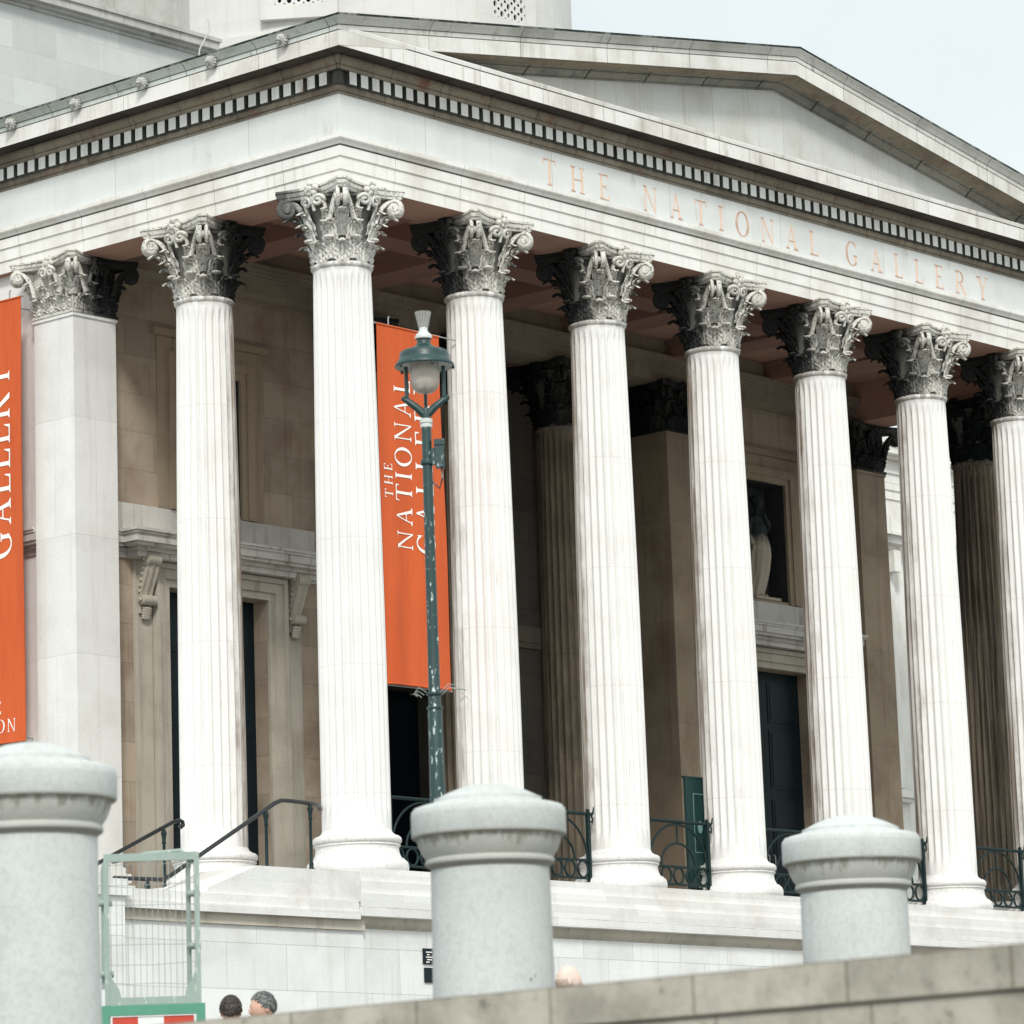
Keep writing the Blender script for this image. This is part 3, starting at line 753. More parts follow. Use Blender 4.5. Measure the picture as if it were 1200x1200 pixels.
# staircase on the west side with its cheek wall
a = MB()
a.box(-2.9, -.872, -.86, .3, -.60, -.19)
a.prism([(-2.9, -.60), (-2.9, -.19), (-3.82, -.52), (-3.9, -.60)], 0, 1.16, lambda x, z, h: (x, -.86 + h, z))
a.box(-5.5, -3.9, -.86, .3, -.744, -.66)
part('stair_cheek', a, m['step'])
a = MB()
for o, z0, z1 in ((.0, -.745, -.60), (.03, -.855, -.745)): a.box(-5.5 - o, -.945, -.90 - o, -.42, z0 if z0 else z0, z1)
part('stair_wall_moulding', a, m['step'])
a = MB(); a.box(-5.44, -.77, -.84, -.42, -1.0, -.856); part('stair_bed_moulding', a, m['trim'])
a = MB(); a.box(-5.4, -.765, -.795, 5.2, G, -1.002); part('stair_podium', a, m['podium'])
a = MB()
for i in range(8): a.box(-.87 - .36 * (i + 1), -.872 - .36 * i, .302, 5.2, -1.0, -.125 - .16 * i)
a.box(-5.4, -3.75, .302, 5.2, -1.0 - .0, -.96)
part('staircase', a, m['step'])
a = MB(); a.box(-5.95, -5.5, -1.0, -.4, G, -.72); a.box(-6.02, -5.43, -1.06, -.34, -.72, -.60); a.box(-5.98, -5.47, -1.03, -.37, -.60, -.5)
part('stair_pier', a, m['podium'])
# attic and drum above the roof
a = MB(); a.box(.4, 7.12, 10, YR, 12.3, 15.78); part('attic_wall', a, m['attic'])
a = MB()
for o, z0, z1 in ((.05, 15.78, 15.84), (.14, 15.84, 15.89), (.24, 15.89, 16.03), (.28, 16.03, 16.10), (-.0, 16.10, 16.16)): a.box(.4 - o, 7.12 + o * .6, 10 - o, YR, z0, z1)
part('attic_cornice', a, m['atticc'])
a = MB(); a.box(.6, 7.0, 10.25, YR, 16.16, 19.0); part('attic_parapet', a, m['atticc'])
DC = (18.05, 17.15); DR = 5.15
a = MB(); a.lathe([(DR + .25, 12), (DR + .25, 18.22), (DR + .16, 18.25), (DR + .16, 18.62), (DR, 18.65), (DR, 25)], 96, (DC[0], DC[1], 0)); dr = part('drum', a, m['drum'], org=(DC[0], DC[1], 12))
def vent(th, z0, W=.98, H=1.5):
    fr_ = MB(); n_ = Vector((cos(th), sin(th), 0)); t_ = Vector((-n_.y, n_.x, 0)); c0 = Vector((DC[0], DC[1], 0))
    P = lambda s_, r, z: tuple(c0 + n_ * (DR + r) + t_ * s_ + Vector((0, 0, z)))
    bk = MB(); bk.add([P(-W / 2, .06, z0), P(W / 2, .06, z0), P(W / 2, .06, z0 + H), P(-W / 2, .06, z0 + H)], [(0, 1, 2, 3)])
    # pierced stone screen: plate strips with round eyes between
    nx, nz = 5, 8; px_, pz_ = W / nx, H / nz
    for i in range(nx):
        for j in range(nz):
            cx, cz = -W / 2 + (i + .5) * px_, z0 + (j + .5) * pz_
            N_ = 12; r_ = (.070 if (i + j) % 2 else .052)
            inn = [(cx + r_ * cos(2 * pi * q / N_) * .72, cz + r_ * sin(2 * pi * q / N_)) for q in range(N_)]
            out = []
            for q in range(N_):
                x_, z_ = cos(2 * pi * q / N_), sin(2 * pi * q / N_); mm = max(abs(x_), abs(z_)); out.append((cx + x_ / mm * px_ / 2, cz + z_ / mm * pz_ / 2))
            fr_.grid([[P(s_, .10, z) for s_, z in out], [P(s_, .10, z) for s_, z in inn]], False, True)
            fr_.grid([[P(s_, .10, z) for s_, z in inn], [P(s_, .06, z) for s_, z in inn]], False, True)
    o = bk.build('vent', m['void'], dr, tuple(c0 + n_ * DR + Vector((0, 0, z0))))
    fo = MB()
    for s0, s1, za_, zb_ in ((-W / 2 - .3, -W / 2, z0 - .3, z0 + H + .2), (W / 2, W / 2 + .3, z0 - .3, z0 + H + .2), (-W / 2, W / 2, z0 - .3, z0)):
        vs = [P(s_, r, z) for r in (-.3, .13) for s_, z in ((s0, za_), (s1, za_), (s1, zb_), (s0, zb_))]
        fo.add(vs, [(0, 1, 2, 3), (4, 5, 6, 7), (0, 1, 5, 4), (1, 2, 6, 5), (2, 3, 7, 6), (3, 0, 4, 7)])
    fo.build('vent_surround', m['drum'], dr, tuple(c0 + n_ * DR + Vector((0, 0, z0))))
    o2 = fr_.build('vent_screen', m['drum'], dr, tuple(c0 + n_ * DR + Vector((0, 0, z0))))
TC = atan2(-.645, -.734)
VENTS = ((TC - .09, 19.2), (TC + .80, 19.2))
for th, z0 in VENTS: vent(th, z0)
a = MB(); a.tube([(6.62, 9.70, 15.3), (6.62, 9.62, 15.75), (6.78, 9.52, 16.12), (6.74, 9.52, 16.32)], .014, 6)
part('lightning_conductor', a, m['lampwhite'])
# east wing of the building seen through the far end of the portico
a = MB(); a.box(XE + .3, 46, YB + 3.0, YR, G, 9.66); ew = part('wing_wall', a, m['arch'], org=(26, 9, G))
a = MB()
for o, z0, z1 in ((.03, 9.66, 9.85), (.06, 9.85, 10.2), (.10, 10.2, 10.26), (.05, 10.26, 10.5), (.2, 10.5, 10.56), (.36, 10.56, 10.74), (.42, 10.74, 10.84)): a.box(XE + .32, 46, YB + 3.0 - o, YR - .1, z0, z1)
a.build('wing_cornice', m['arch'], ew, (26, 9, 10))
for i in range(4):
    cx = 24.6 + i * 4.6
    a = MB(); y = YB + 3.0
    a.box(cx - .9, cx + .9, y - .012, y, 3.55, 8.05)
    wn = a.build('window', m['wallin'], ew, (cx, y, 3.5))
    a = MB()
    for s_ in (-1, 1): a.box(cx + s_ * 1.05 - .15, cx + s_ * 1.05 + .15, y - .08, y, 3.55, 8.4); a.box(cx + s_ * 1.05 - .12, cx + s_ * 1.05 + .12, y - .3, y - .08, 8.05, 8.5)
    a.box(cx - .9, cx + .9, y - .08, y, 8.05, 8.4)
    for o, z0, z1 in ((.1, 8.55, 8.65), (.3, 8.65, 8.8), (.42, 8.8, 8.88)): a.box(cx - 1.2 - o, cx + 1.2 + o, y - o, y, z0, z1)
    a.prism([(cx - 1.62, 8.88), (cx + 1.62, 8.88), (cx, 9.42)], 0, .4, lambda x, z, h: (x, y - h, z))
    for o, z0, z1 in ((.2, 3.25, 3.33), (.28, 3.33, 3.5)): a.box(cx - 1.2 - o, cx + 1.2 + o, y - o, y, z0, z1)
    a.box(cx - 1.1, cx + 1.1, y - .05, y, 2.4, 3.2)
    a.build('window_surround', m['arch'], wn, (cx, y, 3.5))

# ------------------------------------------------------------------ serif lettering
def ring_poly(cx, cy, ro, ri, a0, a1, n=20):
    out = []
    for i in range(n):
        t0 = a0 + (a1 - a0) * i / n; t1 = a0 + (a1 - a0) * (i + 1) / n
        q = [(cx + ro[0] * cos(t0), cy + ro[1] * sin(t0)), (cx + ro[0] * cos(t1), cy + ro[1] * sin(t1)), (cx + ri[0] * cos(t1), cy + ri[1] * sin(t1)), (cx + ri[0] * cos(t0), cy + ri[1] * sin(t0))]
        out.append(q)
    return out
def R4(x0, x1, y0, y1): return [(x0, y0), (x1, y0), (x1, y1), (x0, y1)]
def serif(x0, x1, y, up, s_=.075, h=.035):
    d = 1 if up else -1
    return [[(x0 - s_, y), (x1 + s_, y), (x1 + s_, y + d * h), (x0 - s_, y + d * h)], [(x0 - s_ * .5, y + d * h), (x1 + s_ * .5, y + d * h), (x1, y + d * h * 2.4), (x0, y + d * h * 2.4)]]
def stem(x, w, y0=0., y1=1., bot=True, top=True):
    o = [R4(x, x + w, y0, y1)]
    if bot: o += serif(x, x + w, y0, True)
    if top: o += serif(x, x + w, y1, False)
    return o
def diag(x0, x1, y0, y1, w): return [[(x0, y0), (x0 + w, y0), (x1 + w, y1), (x1, y1)]]
TH, TN = .125, .05
def glyph(ch):
    if ch == 'T': return stem(.30, TH, 0, 1, True, False) + [R4(.0, .725, .955, 1.), [(0, 1), (0, .78), (.03, .78), (.075, .955)], [(.725, 1), (.725, .78), (.695, .78), (.65, .955)]], .73
    if ch == 'I': return stem(.09, TH), .31
    if ch == 'H': return stem(.09, TH) + stem(.60, TH) + [R4(.2, .62, .48, .525)], .82
    if ch in 'EFL':
        o = stem(.09, TH)
        if ch in 'EF': o += [R4(.2, .56, .955, 1.), [(.56, 1), (.56, .78), (.53, .78), (.48, .955)], R4(.2, .44, .5, .545), [(.44, .42), (.44, .63), (.42, .63), (.39, .545), (.39, .5), (.42, .42)]]
        if ch in 'EL': o += [R4(.2, .58, 0, .045), [(.58, 0), (.60, .24), (.57, .24), (.49, .045)]]
        return o, .64
    if ch == 'N': return stem(.10, TN) + stem(.70, TN, 0, 1, False, True) + [[(.06, 1.), (.20, 1.), (.75, 0.), (.68, 0.)]], .86
    if ch == 'A': return diag(.10, .37, 0, 1., TN) + [[(.58, 0), (.72, 0), (.44, 1.), (.36, 1.)]] + [R4(.2, .6, .32, .365)] + serif(.08, .15, 0, True) + serif(.57, .73, 0, True), .84
    if ch == 'O': return ring_poly(.46, .5, (.43, .52), (.29, .475), 0, 2 * pi, 32), .92
    if ch == 'G': return ring_poly(.46, .5, (.43, .52), (.29, .475), radians(42), radians(318), 28) + [R4(.62, .745, .08, .45)] + serif(.62, .745, .45, False) + [[(.76, .99), (.76, .74), (.735, .74), (.68, .9)]], .90
    if ch == 'D': return stem(.09, TH) + ring_poly(.30, .5, (.50, .5), (.365, .455), -pi / 2, pi / 2, 20) + [R4(.2, .31, .955, 1.), R4(.2, .31, 0, .045)], .86
    if ch == 'R': return stem(.09, TH) + ring_poly(.33, .735, (.29, .265), (.165, .22), -pi / 2, pi / 2, 16) + [R4(.2, .34, .955, 1.), R4(.2, .34, .47, .515)] + [[(.33, .49), (.46, .50), (.80, .0), (.62, .0)]], .80
    if ch == 'Y': return stem(.33, TH, 0, .46, True, False) + [[(.33, .44), (.455, .44), (.20, 1.), (.05, 1.)], [(.40, .44), (.455, .46), (.72, 1.), (.655, 1.)]] + serif(.03, .2, 1, False) + serif(.64, .74, 1, False), .78
    if ch == 'M': return stem(.10, TN) + stem(.82, TH) + [[(.06, 1.), (.2, 1.), (.53, .0), (.47, .0)], [(.47, 0), (.53, 0), (.87, 1.), (.82, 1.)]], 1.05
    if ch == 'S': return ring_poly(.30, .745, (.235, .265), (.12, .22), radians(30), radians(270), 16) + ring_poly(.30, .265, (.255, .275), (.14, .225), radians(-150), radians(90), 16), .60
    return [], .38
def text_mesh(mb, s, size, fn, spacing=.06, total=None, depth=.004):
    adv = [glyph(c)[1] for c in s]
    sp = spacing
    if total: sp = (total / size - sum(adv)) / max(1, len(s) - 1)
    x = 0; q = 0
    for c, ad in zip(s, adv):
        for poly in glyph(c)[0]:
            q = (q + 1) % 7
            mb.prism([((x + px_) * size, py_ * size) for px_, py_ in poly], .0005, depth + q * .0003, fn)
        x += ad + sp
    return x * size
FN = lambda x0: (lambda x, y, h: (x0 + x, -F - h, 10.76 + y))
for w_, x0, tot in (('THE', 4.17, 1.62), ('NATIONAL', 6.62, 4.68), ('GALLERY', 12.04, 4.25)):
    adv = [glyph(c)[1] for c in w_]; gap_ = (tot / .42 - sum(adv)) / (len(w_) - 1); x_ = 0
    for c_, ad in zip(w_, adv):
        # pinkish letters: uprights painted lighter, level strokes darker, to imitate light in cut grooves
        a = MB(); lvl = []
        for q_, poly in enumerate(glyph(c_)[0]):
            n0 = len(a.f); xs_ = [p_[0] for p_ in poly]; ys_ = [p_[1] for p_ in poly]
            a.prism([((x_ + px_) * .42, py_ * .42) for px_, py_ in poly], .0005, .005 + (q_ % 7) * .0003, FN(x0))
            lvl += [max(xs_) - min(xs_) > 1.3 * (max(ys_) - min(ys_))] * (len(a.f) - n0)
        o_ = a.build('inscription_letter', m['cutpale'], gal, (x0 + x_ * .42, -F, 10.76)); o_.data.materials.append(m['incised']); x_ += ad + gap_
        for i_, l_ in enumerate(lvl): o_.data.polygons[i_].material_index = 1 if l_ else 0

# ------------------------------------------------------------------ banners
def warp(mb, fn, cuts=4):
    import bmesh
    bm = bmesh.new(); vv = [bm.verts.new(v) for v in mb.v]
    for f in mb.f: bm.faces.new([vv[i] for i in f])
    bmesh.ops.subdivide_edges(bm, edges=bm.edges[:], cuts=cuts, use_grid_fill=True)
    bm.verts.ensure_lookup_table(); bm.verts.index_update()
    mb.v = [fn(*v.co) for v in bm.verts]; mb.f = [tuple(v.index for v in f.verts) for f in bm.faces]; mb.sm = [False] * len(mb.f); bm.free()
def banner(label, origin, udir, ndir, W, H, wave, texts, poleside):
    """origin = lower left corner as read from the front; udir = horizontal direction, ndir = outward"""
    O, U, Nn = Vector(origin), Vector(udir), Vector(ndir)
    P = lambda u, z, h=0.: tuple(O + U * u + Vector((0, 0, z)) + Nn * (h + wave(u / W, z / H)))
    t = thing('banner', label, 'banner', tuple(O + U * W / 2))
    f = MB(); nu, nv = 40, 60
    f.grid([[P(W * i / nu, H * j / nv) for i in range(nu + 1)] for j in range(nv + 1)], True)
    f.grid([[P(W * i / nu, H * j / nv, -.006) for i in range(nu + 1)] for j in range(nv + 1)], True)
    for j in (0, H): f.tube([P(W * i / nu, j + (.012 if j == 0 else -.012), 0) for i in range(nu + 1)], .016, 8)
    f.build('fabric', m['orange'], t, tuple(O))
    for s, size, u, z, rot, total in texts:
        l = MB()
        if rot: fn = lambda x, y, h, u=u, z=z: P(u - y, z + x, .006 + h)
        else: fn = lambda x, y, h, u=u, z=z: P(u + x, z + y, .006 + h)
        text_mesh(l, s, size, lambda x, y, h: (x, y, h), total=total, depth=.001)
        warp(l, fn)      # finely divided so that the print follows the folds of the cloth
        l.build('lettering', m['letter'], t, P(u, z))
    for z in (H - .0, 0.): r = MB(); r.tube([P(-.05, z, -.02), P(W + .05, z, -.02)], .014, 8); r.build('pole', m['wire'], t, P(0, z))
    for u in (.28, W - .28): r = MB(); r.tube([P(u, H, -.02), P(u, H + .10, -.02), P(u + .02, H + .14, -.02)], .012, 6); r.build('hook', m['wire'], t, P(u, H))
    for (z, u, e) in poleside: r = MB(); r.tube([P(u, z, -.02), tuple(Vector(P(u, z, -.02)) + Vector(e))], .010, 8); r.build('tie_rod', m['wire'], t, P(u, z))
    return t
wv = lambda u, v: .022 * sin(u * 9 + v * 3) * (.3 + .7 * (1 - v)) + .012 * sin(u * 17 - v * 5) * (1 - v) + .035 * sin(pi * u) * (1 - v) + .018 * sin(u * 5 + v * 7) + .05 * (u - .3) * (1 - v) ** 3
banner('orange gallery banner hanging right of the corner column, partly behind the lamp post', (.70, 0, 2.69), (1, 0, 0), (0, -1, 0), 1.40, 5.40, wv,
       [('THE', .175, .27, 2.78, True, .52), ('NATIONAL', .335, .67, 2.03, True, 2.58), ('GALLERY', .375, 1.12, 1.99, True, 2.72)], ((5.4, 0, (-.3, 0, 0)), (0.05, 0, (-.28, 0, 0)), (0.05, 1.40, (.9, 0, 0)), (5.4, 1.40, (.85, 0, 0))))
wv2 = lambda u, v: .018 * sin(u * 11 + v * 2) * (.4 + .6 * (1 - v)) + .02 * sin(pi * u) + .012 * sin(u * 4 + v * 6)
banner('orange gallery banner cut off by the left edge, beside the square pilaster', (-.75, 8.45, 2.42), (0, -1, 0), (-1, 0, 0), 2.22, 7.0, wv2,
       [('THE', .30, .42, 3.9, True, .85), ('NATIONAL', .5, 1.15, 2.83, True, 3.6), ('GALLERY', .52, 1.96, 2.87, True, 3.10), ('FREE', .20, .99, .46, False, .74), ('ADMISSION', .20, .40, .17, False, 1.62)], ((6.9, 0.4, (.45, 0, 0)), (6.9, 1.9, (.45, 0, 0)), (.1, .4, (.45, 0, 0)), (.1, 1.9, (.45, 0, 0))))

# ------------------------------------------------------------------ statue in the far niche
k = NT('statue_stone'); tc, v = k.coords(); z = k.n('ShaderNodeSeparateXYZ', {0: tc}).outputs[2]
nz = k.math('ADD', z, k.math('MULTIPLY', k.math('SUBTRACT', k.noise(v, 3, 4, .6), .5), .5))
k.col(k.mix(k.ramp(nz, 1.0, 1.25), (.46, .40, .32), (.030, .040, .042))); k.bump(k.noise(v, 20, 4, .6), .3, .02); m['statue'] = k.set(.8, .25)  # legs painted pale as if lit, upper body painted dark as shade
st = MB(); sx0, sy0, sz0 = 6 * S + .02, YB + .20, 6.35
rows = []
for j in range(26):
    t_ = j / 25; z_ = .06 + 1.25 * t_
    rx = .11 + .035 * (1 - t_) ** 4 * 3 + .125 * sin(pi * min(1, (t_ * .95) ** 1.2)) ** .9 + .03 * t_; ry = .10 + .07 * sin(pi * min(1, (t_ * .95) ** 1.2)) ** .9
    cx_ = -.10 + .19 * sin(t_ * 2.1)
    row = []
    for i in range(40):
        a_ = 2 * pi * i / 40
        fold = 1 + .13 * sin(a_ * 6 + t_ * 2.2 + sin(t_ * 5)) * (1 - .5 * t_) + .06 * sin(a_ * 11 - t_ * 4)
        row.append((sx0 + cx_ + rx * cos(a_) * fold, sy0 + ry * sin(a_) * fold, sz0 + z_))
    rows.append(row)
st.grid(rows, True, True)
for (c, r) in (((.08, 0, 1.36), (.22, .15, .20)), ((.05, 0, 1.52), (.20, .14, .14)), ((.04, -.02, 1.70), (.06, .06, .10)), ((.04, -.04, 1.85), (.095, .11, .13)), ((.03, 0, 1.93), (.11, .12, .08))):
    st.sphere((sx0 + c[0], sy0 + c[1], sz0 + c[2]), r, 18, 12)
st.tube([(sx0 + .24, sy0, sz0 + 1.55), (sx0 + .32, sy0 - .02, sz0 + 1.32), (sx0 + .20, sy0 - .16, sz0 + 1.42), (sx0 + .08, sy0 - .17, sz0 + 1.56)], [.07, .06, .05, .04], 10)
st.tube([(sx0 - .14, sy0, sz0 + 1.55), (sx0 - .26, sy0 - .02, sz0 + 1.28), (sx0 - .24, sy0 - .10, sz0 + 1.02)], [.07, .055, .04], 10)
st.sphere((sx0 + .06, sy0 - .18, sz0 + 1.60), (.04, .04, .055), 8, 6); st.sphere((sx0 - .24, sy0 - .12, sz0 + .96), (.035, .035, .06), 8, 6)
for s_ in (-.07, .06): st.sphere((sx0 - .02 + s_, sy0 - .09, sz0 + .05), (.045, .10, .045), 10, 6)
st.box(sx0 - .38, sx0 + .38, sy0 - .24, sy0 + .22, sz0 - .03, sz0 + .02)
tag(st.build('statue', m['statue'], None, (sx0, sy0, sz0)), 'draped stone figure standing in the niche above the far door', 'statue')

# ------------------------------------------------------------------ iron railings between the front columns
def railing_mesh():
    W = 1.52; parts = {}
    b = MB()
    b.tube([(-.10, 0, 1.04), (W + .10, 0, 1.04)], .027, 8); b.tube([(0, 0, .33), (W, 0, .33)], .019, 8); b.tube([(0, 0, .055), (W, 0, .055)], .019, 8)
    parts['rail'] = b
    a_ = MB(); c = W / 2
    a_.tube([(c - .72 * cos(t), 0, .34 + .66 * sin(t)) for t in [pi * i / 24 for i in range(25)]], .018, 7)
    a_.tube([(c - .42 * cos(t), 0, .34 + .36 * sin(t)) for t in [pi * i / 20 for i in range(21)]], .018, 7)
    a_.tube([(c, 0, .70), (c, 0, 1.03)], .014, 7)
    parts['arch_bars'] = a_
    r = MB()
    for i in range(5):
        cx = W * (i + .5) / 5; r.tube([(cx + .118 * cos(t), 0, .193 + .125 * sin(t)) for t in [2 * pi * j / 20 for j in range(21)]], .018, 7, caps=False)
    for i in range(1, 5): r.tube([(W * i / 5, 0, .17), (W * i / 5, 0, .215)], .016, 6)
    parts['ring_band'] = r
    ps = []
    for s_, x in ((-1, 0), (1, W)):
        p_ = MB(); p_.box(x - .028, x + .028, -.028, .028, -.11, 1.07); p_.sphere((x, 0, 1.09), .032, 10, 7); p_.box(x - .04, x + .04, -.035, .035, -.11, -.05)
        p_.tube([(x, 0, 1.03), (x + s_ * .09, 0, 1.02), (x + s_ * .13, 0, 1.06), (x + s_ * .15, 0, 1.15)], [.02, .018, .016, .01], 7)
        p_.tube([(x + s_ * .08, 0, 1.02), (x + s_ * .12, 0, .96), (x + s_ * .10, 0, .91), (x + s_ * .06, 0, .93)], .014, 7)
        ps.append(p_)
    return parts, ps
RLAB = ['dark green iron railing right of the corner column, half hidden by the middle granite post', 'dark green iron railing just right of the middle granite post, ending in a curled hook', 'dark green iron railing with the green notice board standing behind it', 'dark green iron railing across the far dark doorway, left of the right granite post',
        'dark green iron railing almost wholly behind the right granite post', 'dark green iron railing nearest the right edge, in front of a brown fluted column']
parts_, ps_ = railing_mesh(); r0 = None
for i in range(6):
    loc = (i * S + .70, 0, 0)
    if r0 is None:
        r0 = thing('iron_railing', RLAB[0], 'railing', loc, 'iron railings between the front columns')
        for nm, b in parts_.items(): b.build(nm, m['iron'], r0, loc, 0, True)
        for b in ps_: b.build('post', m['iron'], r0, loc, 0, True)
    else:
        r = copy_tree(r0); r.location = loc; r['label'] = RLAB[i]

# handrails of the west staircase
def baluster(mb, x, y, z0, z1):
    mb.lathe([(.055, 0), (.05, .03), (.028, .06), (.034, .10), (.024, .13), (.022, z1 - z0 - .22), (.034, z1 - z0 - .20), (.026, z1 - z0 - .17), (.032, z1 - z0 - .10), (.045, z1 - z0 - .06), (.03, z1 - z0 - .02), (.02, z1 - z0)], 14, (x, y, z0), sharp=False)
h = thing('handrail', 'long dark iron handrail climbing to the corner column over the stair wall', 'handrail', (-2.4, 0, -.6), 'stair handrails')
b = MB(); b.tube([(-4.75, 0, -.37), (-3.87, 0, -.355), (-3.70, 0, -.29), (-1.66, 0, .81), (-1.53, 0, .855), (-1.4, 0, .86), (-.95, 0, .85), (-.75, .06, .847), (-.55, .20, .843), (-.38, .36, .84)], .03, 10, flat=1.1)
b.build('rail', m['railblk'], h, (-2.4, 0, -.6))
for x, z0, z1 in ((-1.84, -.19, .69), (-.95, -.11, .83), (-4.14, -.66, -.39)):
    b = MB(); baluster(b, x, 0, z0, z1); b.build('post', m['iron'], h, (x, 0, z0))

h = thing('handrail', 'short dark iron handrail with a curled end, left of the fluted side column', 'handrail', (-1.32, 2.6, -.34), 'stair handrails')
b = MB(); b.tube([(-4.3, 2.6, -.60), (-2.05, 2.6, .405), (-1.12, 2.6, .82), (-1.0, 2.6, .85), (-.94, 2.6, .83), (-.93, 2.6, .78), (-.97, 2.6, .75), (-1.0, 2.6, .77)], .03, 10, flat=1.1)
b.build('rail', m['railblk'], h, (-1.32, 2.6, -.34))
for x, z0, z1 in ((-1.32, -.22, .70), (-3.4, -.96, -.22)):
    b = MB(); baluster(b, x, 2.6, z0, z1); b.build('post', m['iron'], h, (x, 2.6, z0))

# green notice board on the portico floor
t = thing('notice_board', 'narrow dark green notice board standing behind the front railing', 'notice board', (8.3, .3, 0))
b = MB(); b.box(7.93, 8.75, .28, .33, .05, 1.80); b.box(7.90, 8.78, .27, .34, 1.80, 1.83); b.build('board', m['signgreen'], t, (8.3, .3, 0))
for x_ in (8.0, 8.6): b = MB(); b.box(x_, x_ + .1, .12, .48, -.11, .05); b.build('foot', m['iron'], t, (x_ + .05, .3, 0))
b = MB()
for x0, x1, z0, z1 in ((8.10, 8.62, .62, .632), (8.10, 8.62, 1.55, 1.562), (8.10, 8.112, .632, 1.55), (8.608, 8.62, .632, 1.55)): b.box(x0, x1, .276, .28, z0, z1)
b.prism([(8.25 + .06 * cos(q * pi / 8), 1.03 + .10 * sin(q * pi / 8)) for q in range(16)], 0, .004, lambda x, z, hh: (x, .28 - hh, z))
b.build('printed_marks', m['faint'], t, (8.3, .28, 0))

# small wayfinding plates on the podium wall
t = thing('wall_sign', 'small pair of dark plates on the white podium wall behind the middle granite post', 'sign', (.66, -.80, -1.5))
b = MB(); b.box(.48, .86, -.785, -.765, -1.42, -1.20); b.build('plate', m['dark'], t, (.66, -.80, -1.3))
b = MB(); b.box(.50, .86, -.785, -.765, -1.68, -1.47); b.build('plate', m['dark'], t, (.66, -.80, -1.6))
b = MB()
for i in range(5): b.box(.53 + .02 * (i % 2), .60 + .05 * (i % 3), -.789, -.785, -1.40 + i * .035, -1.385 + i * .035)
b.build('printed_marks', m['letter'], t, (.66, -.80, -1.5))

# ------------------------------------------------------------------ granite posts on the terrace
pb = MB()
prof = [(.0, 1.652), (.05, 1.65), (.12, 1.639), (.19, 1.617), (.245, 1.594), (.262, 1.588)]
pb.lathe(prof, 64, sharp=False)
pb.lathe([(.262, 1.588), (.264, 1.575), (.275, 1.570)], 64)
pb.lathe([(.275, 1.570), (.33, 1.560), (.36, 1.552), (.373, 1.538), (.376, 1.52)], 64, sharp=False)
pb.lathe([(.376, 1.52), (.376, 1.437), (.37, 1.428), (.352, 1.424)], 64, sharp=False)
pb.lathe([(.352, 1.424), (.345, 1.40), (.328, 1.365), (.312, 1.345), (.308, 1.34)], 64, sharp=False)
pb.lathe([(.308, 1.34), (.314, 1.33), (.314, 1.318), (.306, 1.31), (.292, 1.305), (.288, 1.295)], 64, sharp=False)
pb.lathe([(.288, 1.295), (.291, 1.0), (.30, .5), (.308, 0)], 64, sharp=False)
pb.lathe([(.40, 0), (.40, .10), (.34, .14), (.308, .15)], 64)
PL = [('round grey granite post at the left edge with a domed cap', (-29.60, -26.02), 3.315 - 1.665), ('middle round grey granite post, in front of the lamp post', (-26.807, -26.209), 0), ('round grey granite post on the right, farthest of the three', (-23.788, -26.158), 0)]
p0 = None
for lab, (x, y), _ in PL:
    if p0 is None: p0 = pb.build('stone_bollard', m['granite'], None, (x, y, G), 0, True); o = p0
    else: o = p0.copy(); C.objects.link(o); o.location = (x, y, G)
    o.rotation_euler = (0, 0, x)
    o.scale = (1, 1, (1.966 if x < -28 else 1.940 if x < -25 else 1.960) / 1.665)
    tag(o, lab, 'stone post', 'granite posts along the terrace')

# parapet in the foreground
w = MB(); L0, L1 = Vector((-32.85, -53.9, 0)), Vector((-29.2, 6.0, 0)); dv = (L1 - L0).normalized(); nv = Vector((dv.y, -dv.x, 0))
t = thing('parapet_wall', 'blurred beige stone parapet running across the bottom of the view', 'wall', (-31.4, -30, -6.9))
def pbox(mb, a0, a1, z0, z1):
    c = [L0 + nv * a0, L1 + nv * a0, L1 + nv * a1, L0 + nv * a1]
    mb.add([(p.x, p.y, z) for z in (z0, z1) for p in c], [(0, 1, 2, 3), (4, 5, 6, 7), (0, 1, 5, 4), (1, 2, 6, 5), (2, 3, 7, 6), (3, 0, 4, 7)])
pbox(w, 0, .38, -6.9, -4.582); w.build('wall_face', m['parapet'], t, (-31.5, -30, -4.58))
w = MB(); pbox(w, -.012, .42, -4.578, -4.449); w.build('coping', m['parapet'], t, (-31.5, -30.23, -4.579))

# ------------------------------------------------------------------ lamp post
LX, LY = -18.686, -18.52
t = thing('lamp_post', 'tall dark green lamp post with a hooded lantern and chipped paint', 'street lamp', (LX, LY, G))
def lp(name, mb, mat, par=None): return mb.build(name, mat, par or t, (LX, LY, G))
b = MB(); b.lathe([(.17, G), (.17, G + .5), (.13, G + .56), (.12, G + 1.3), (.075, G + 1.4), (.062, -2.2), (.054, -1.22), (.047, -1.19), (.044, -.6), (.040, .3), (.038, 1.0)], 28, (LX, LY, 0), sharp=False); lp('mast', b, m['lamp'])
for z in (-1.115, -1.225): b = MB(); b.lathe([(.048, z - .012), (.064, z - .006), (.064, z + .006), (.048, z + .012)], 24, (LX, LY, 0)); lp('mast_collar', b, m['lamp'])
b = MB(); b.lathe([(.038, .985), (.047, .99), (.047, 1.015), (.04, 1.02), (.05, 1.025), (.05, 1.055), (.038, 1.06)], 24, (LX, LY, 0)); lp('white_collar', b, m['lampwhite'])
RX, RY = .665, -.746      # the fork's plane
def lq(r, z, q=0.): return (LX + RX * r - RY * q, LY + RY * r + RX * q, z)
b = MB(); b.lathe([(.035, 1.055), (.037, 1.10), (.03, 1.14)], 16, (LX, LY, 0), sharp=False)
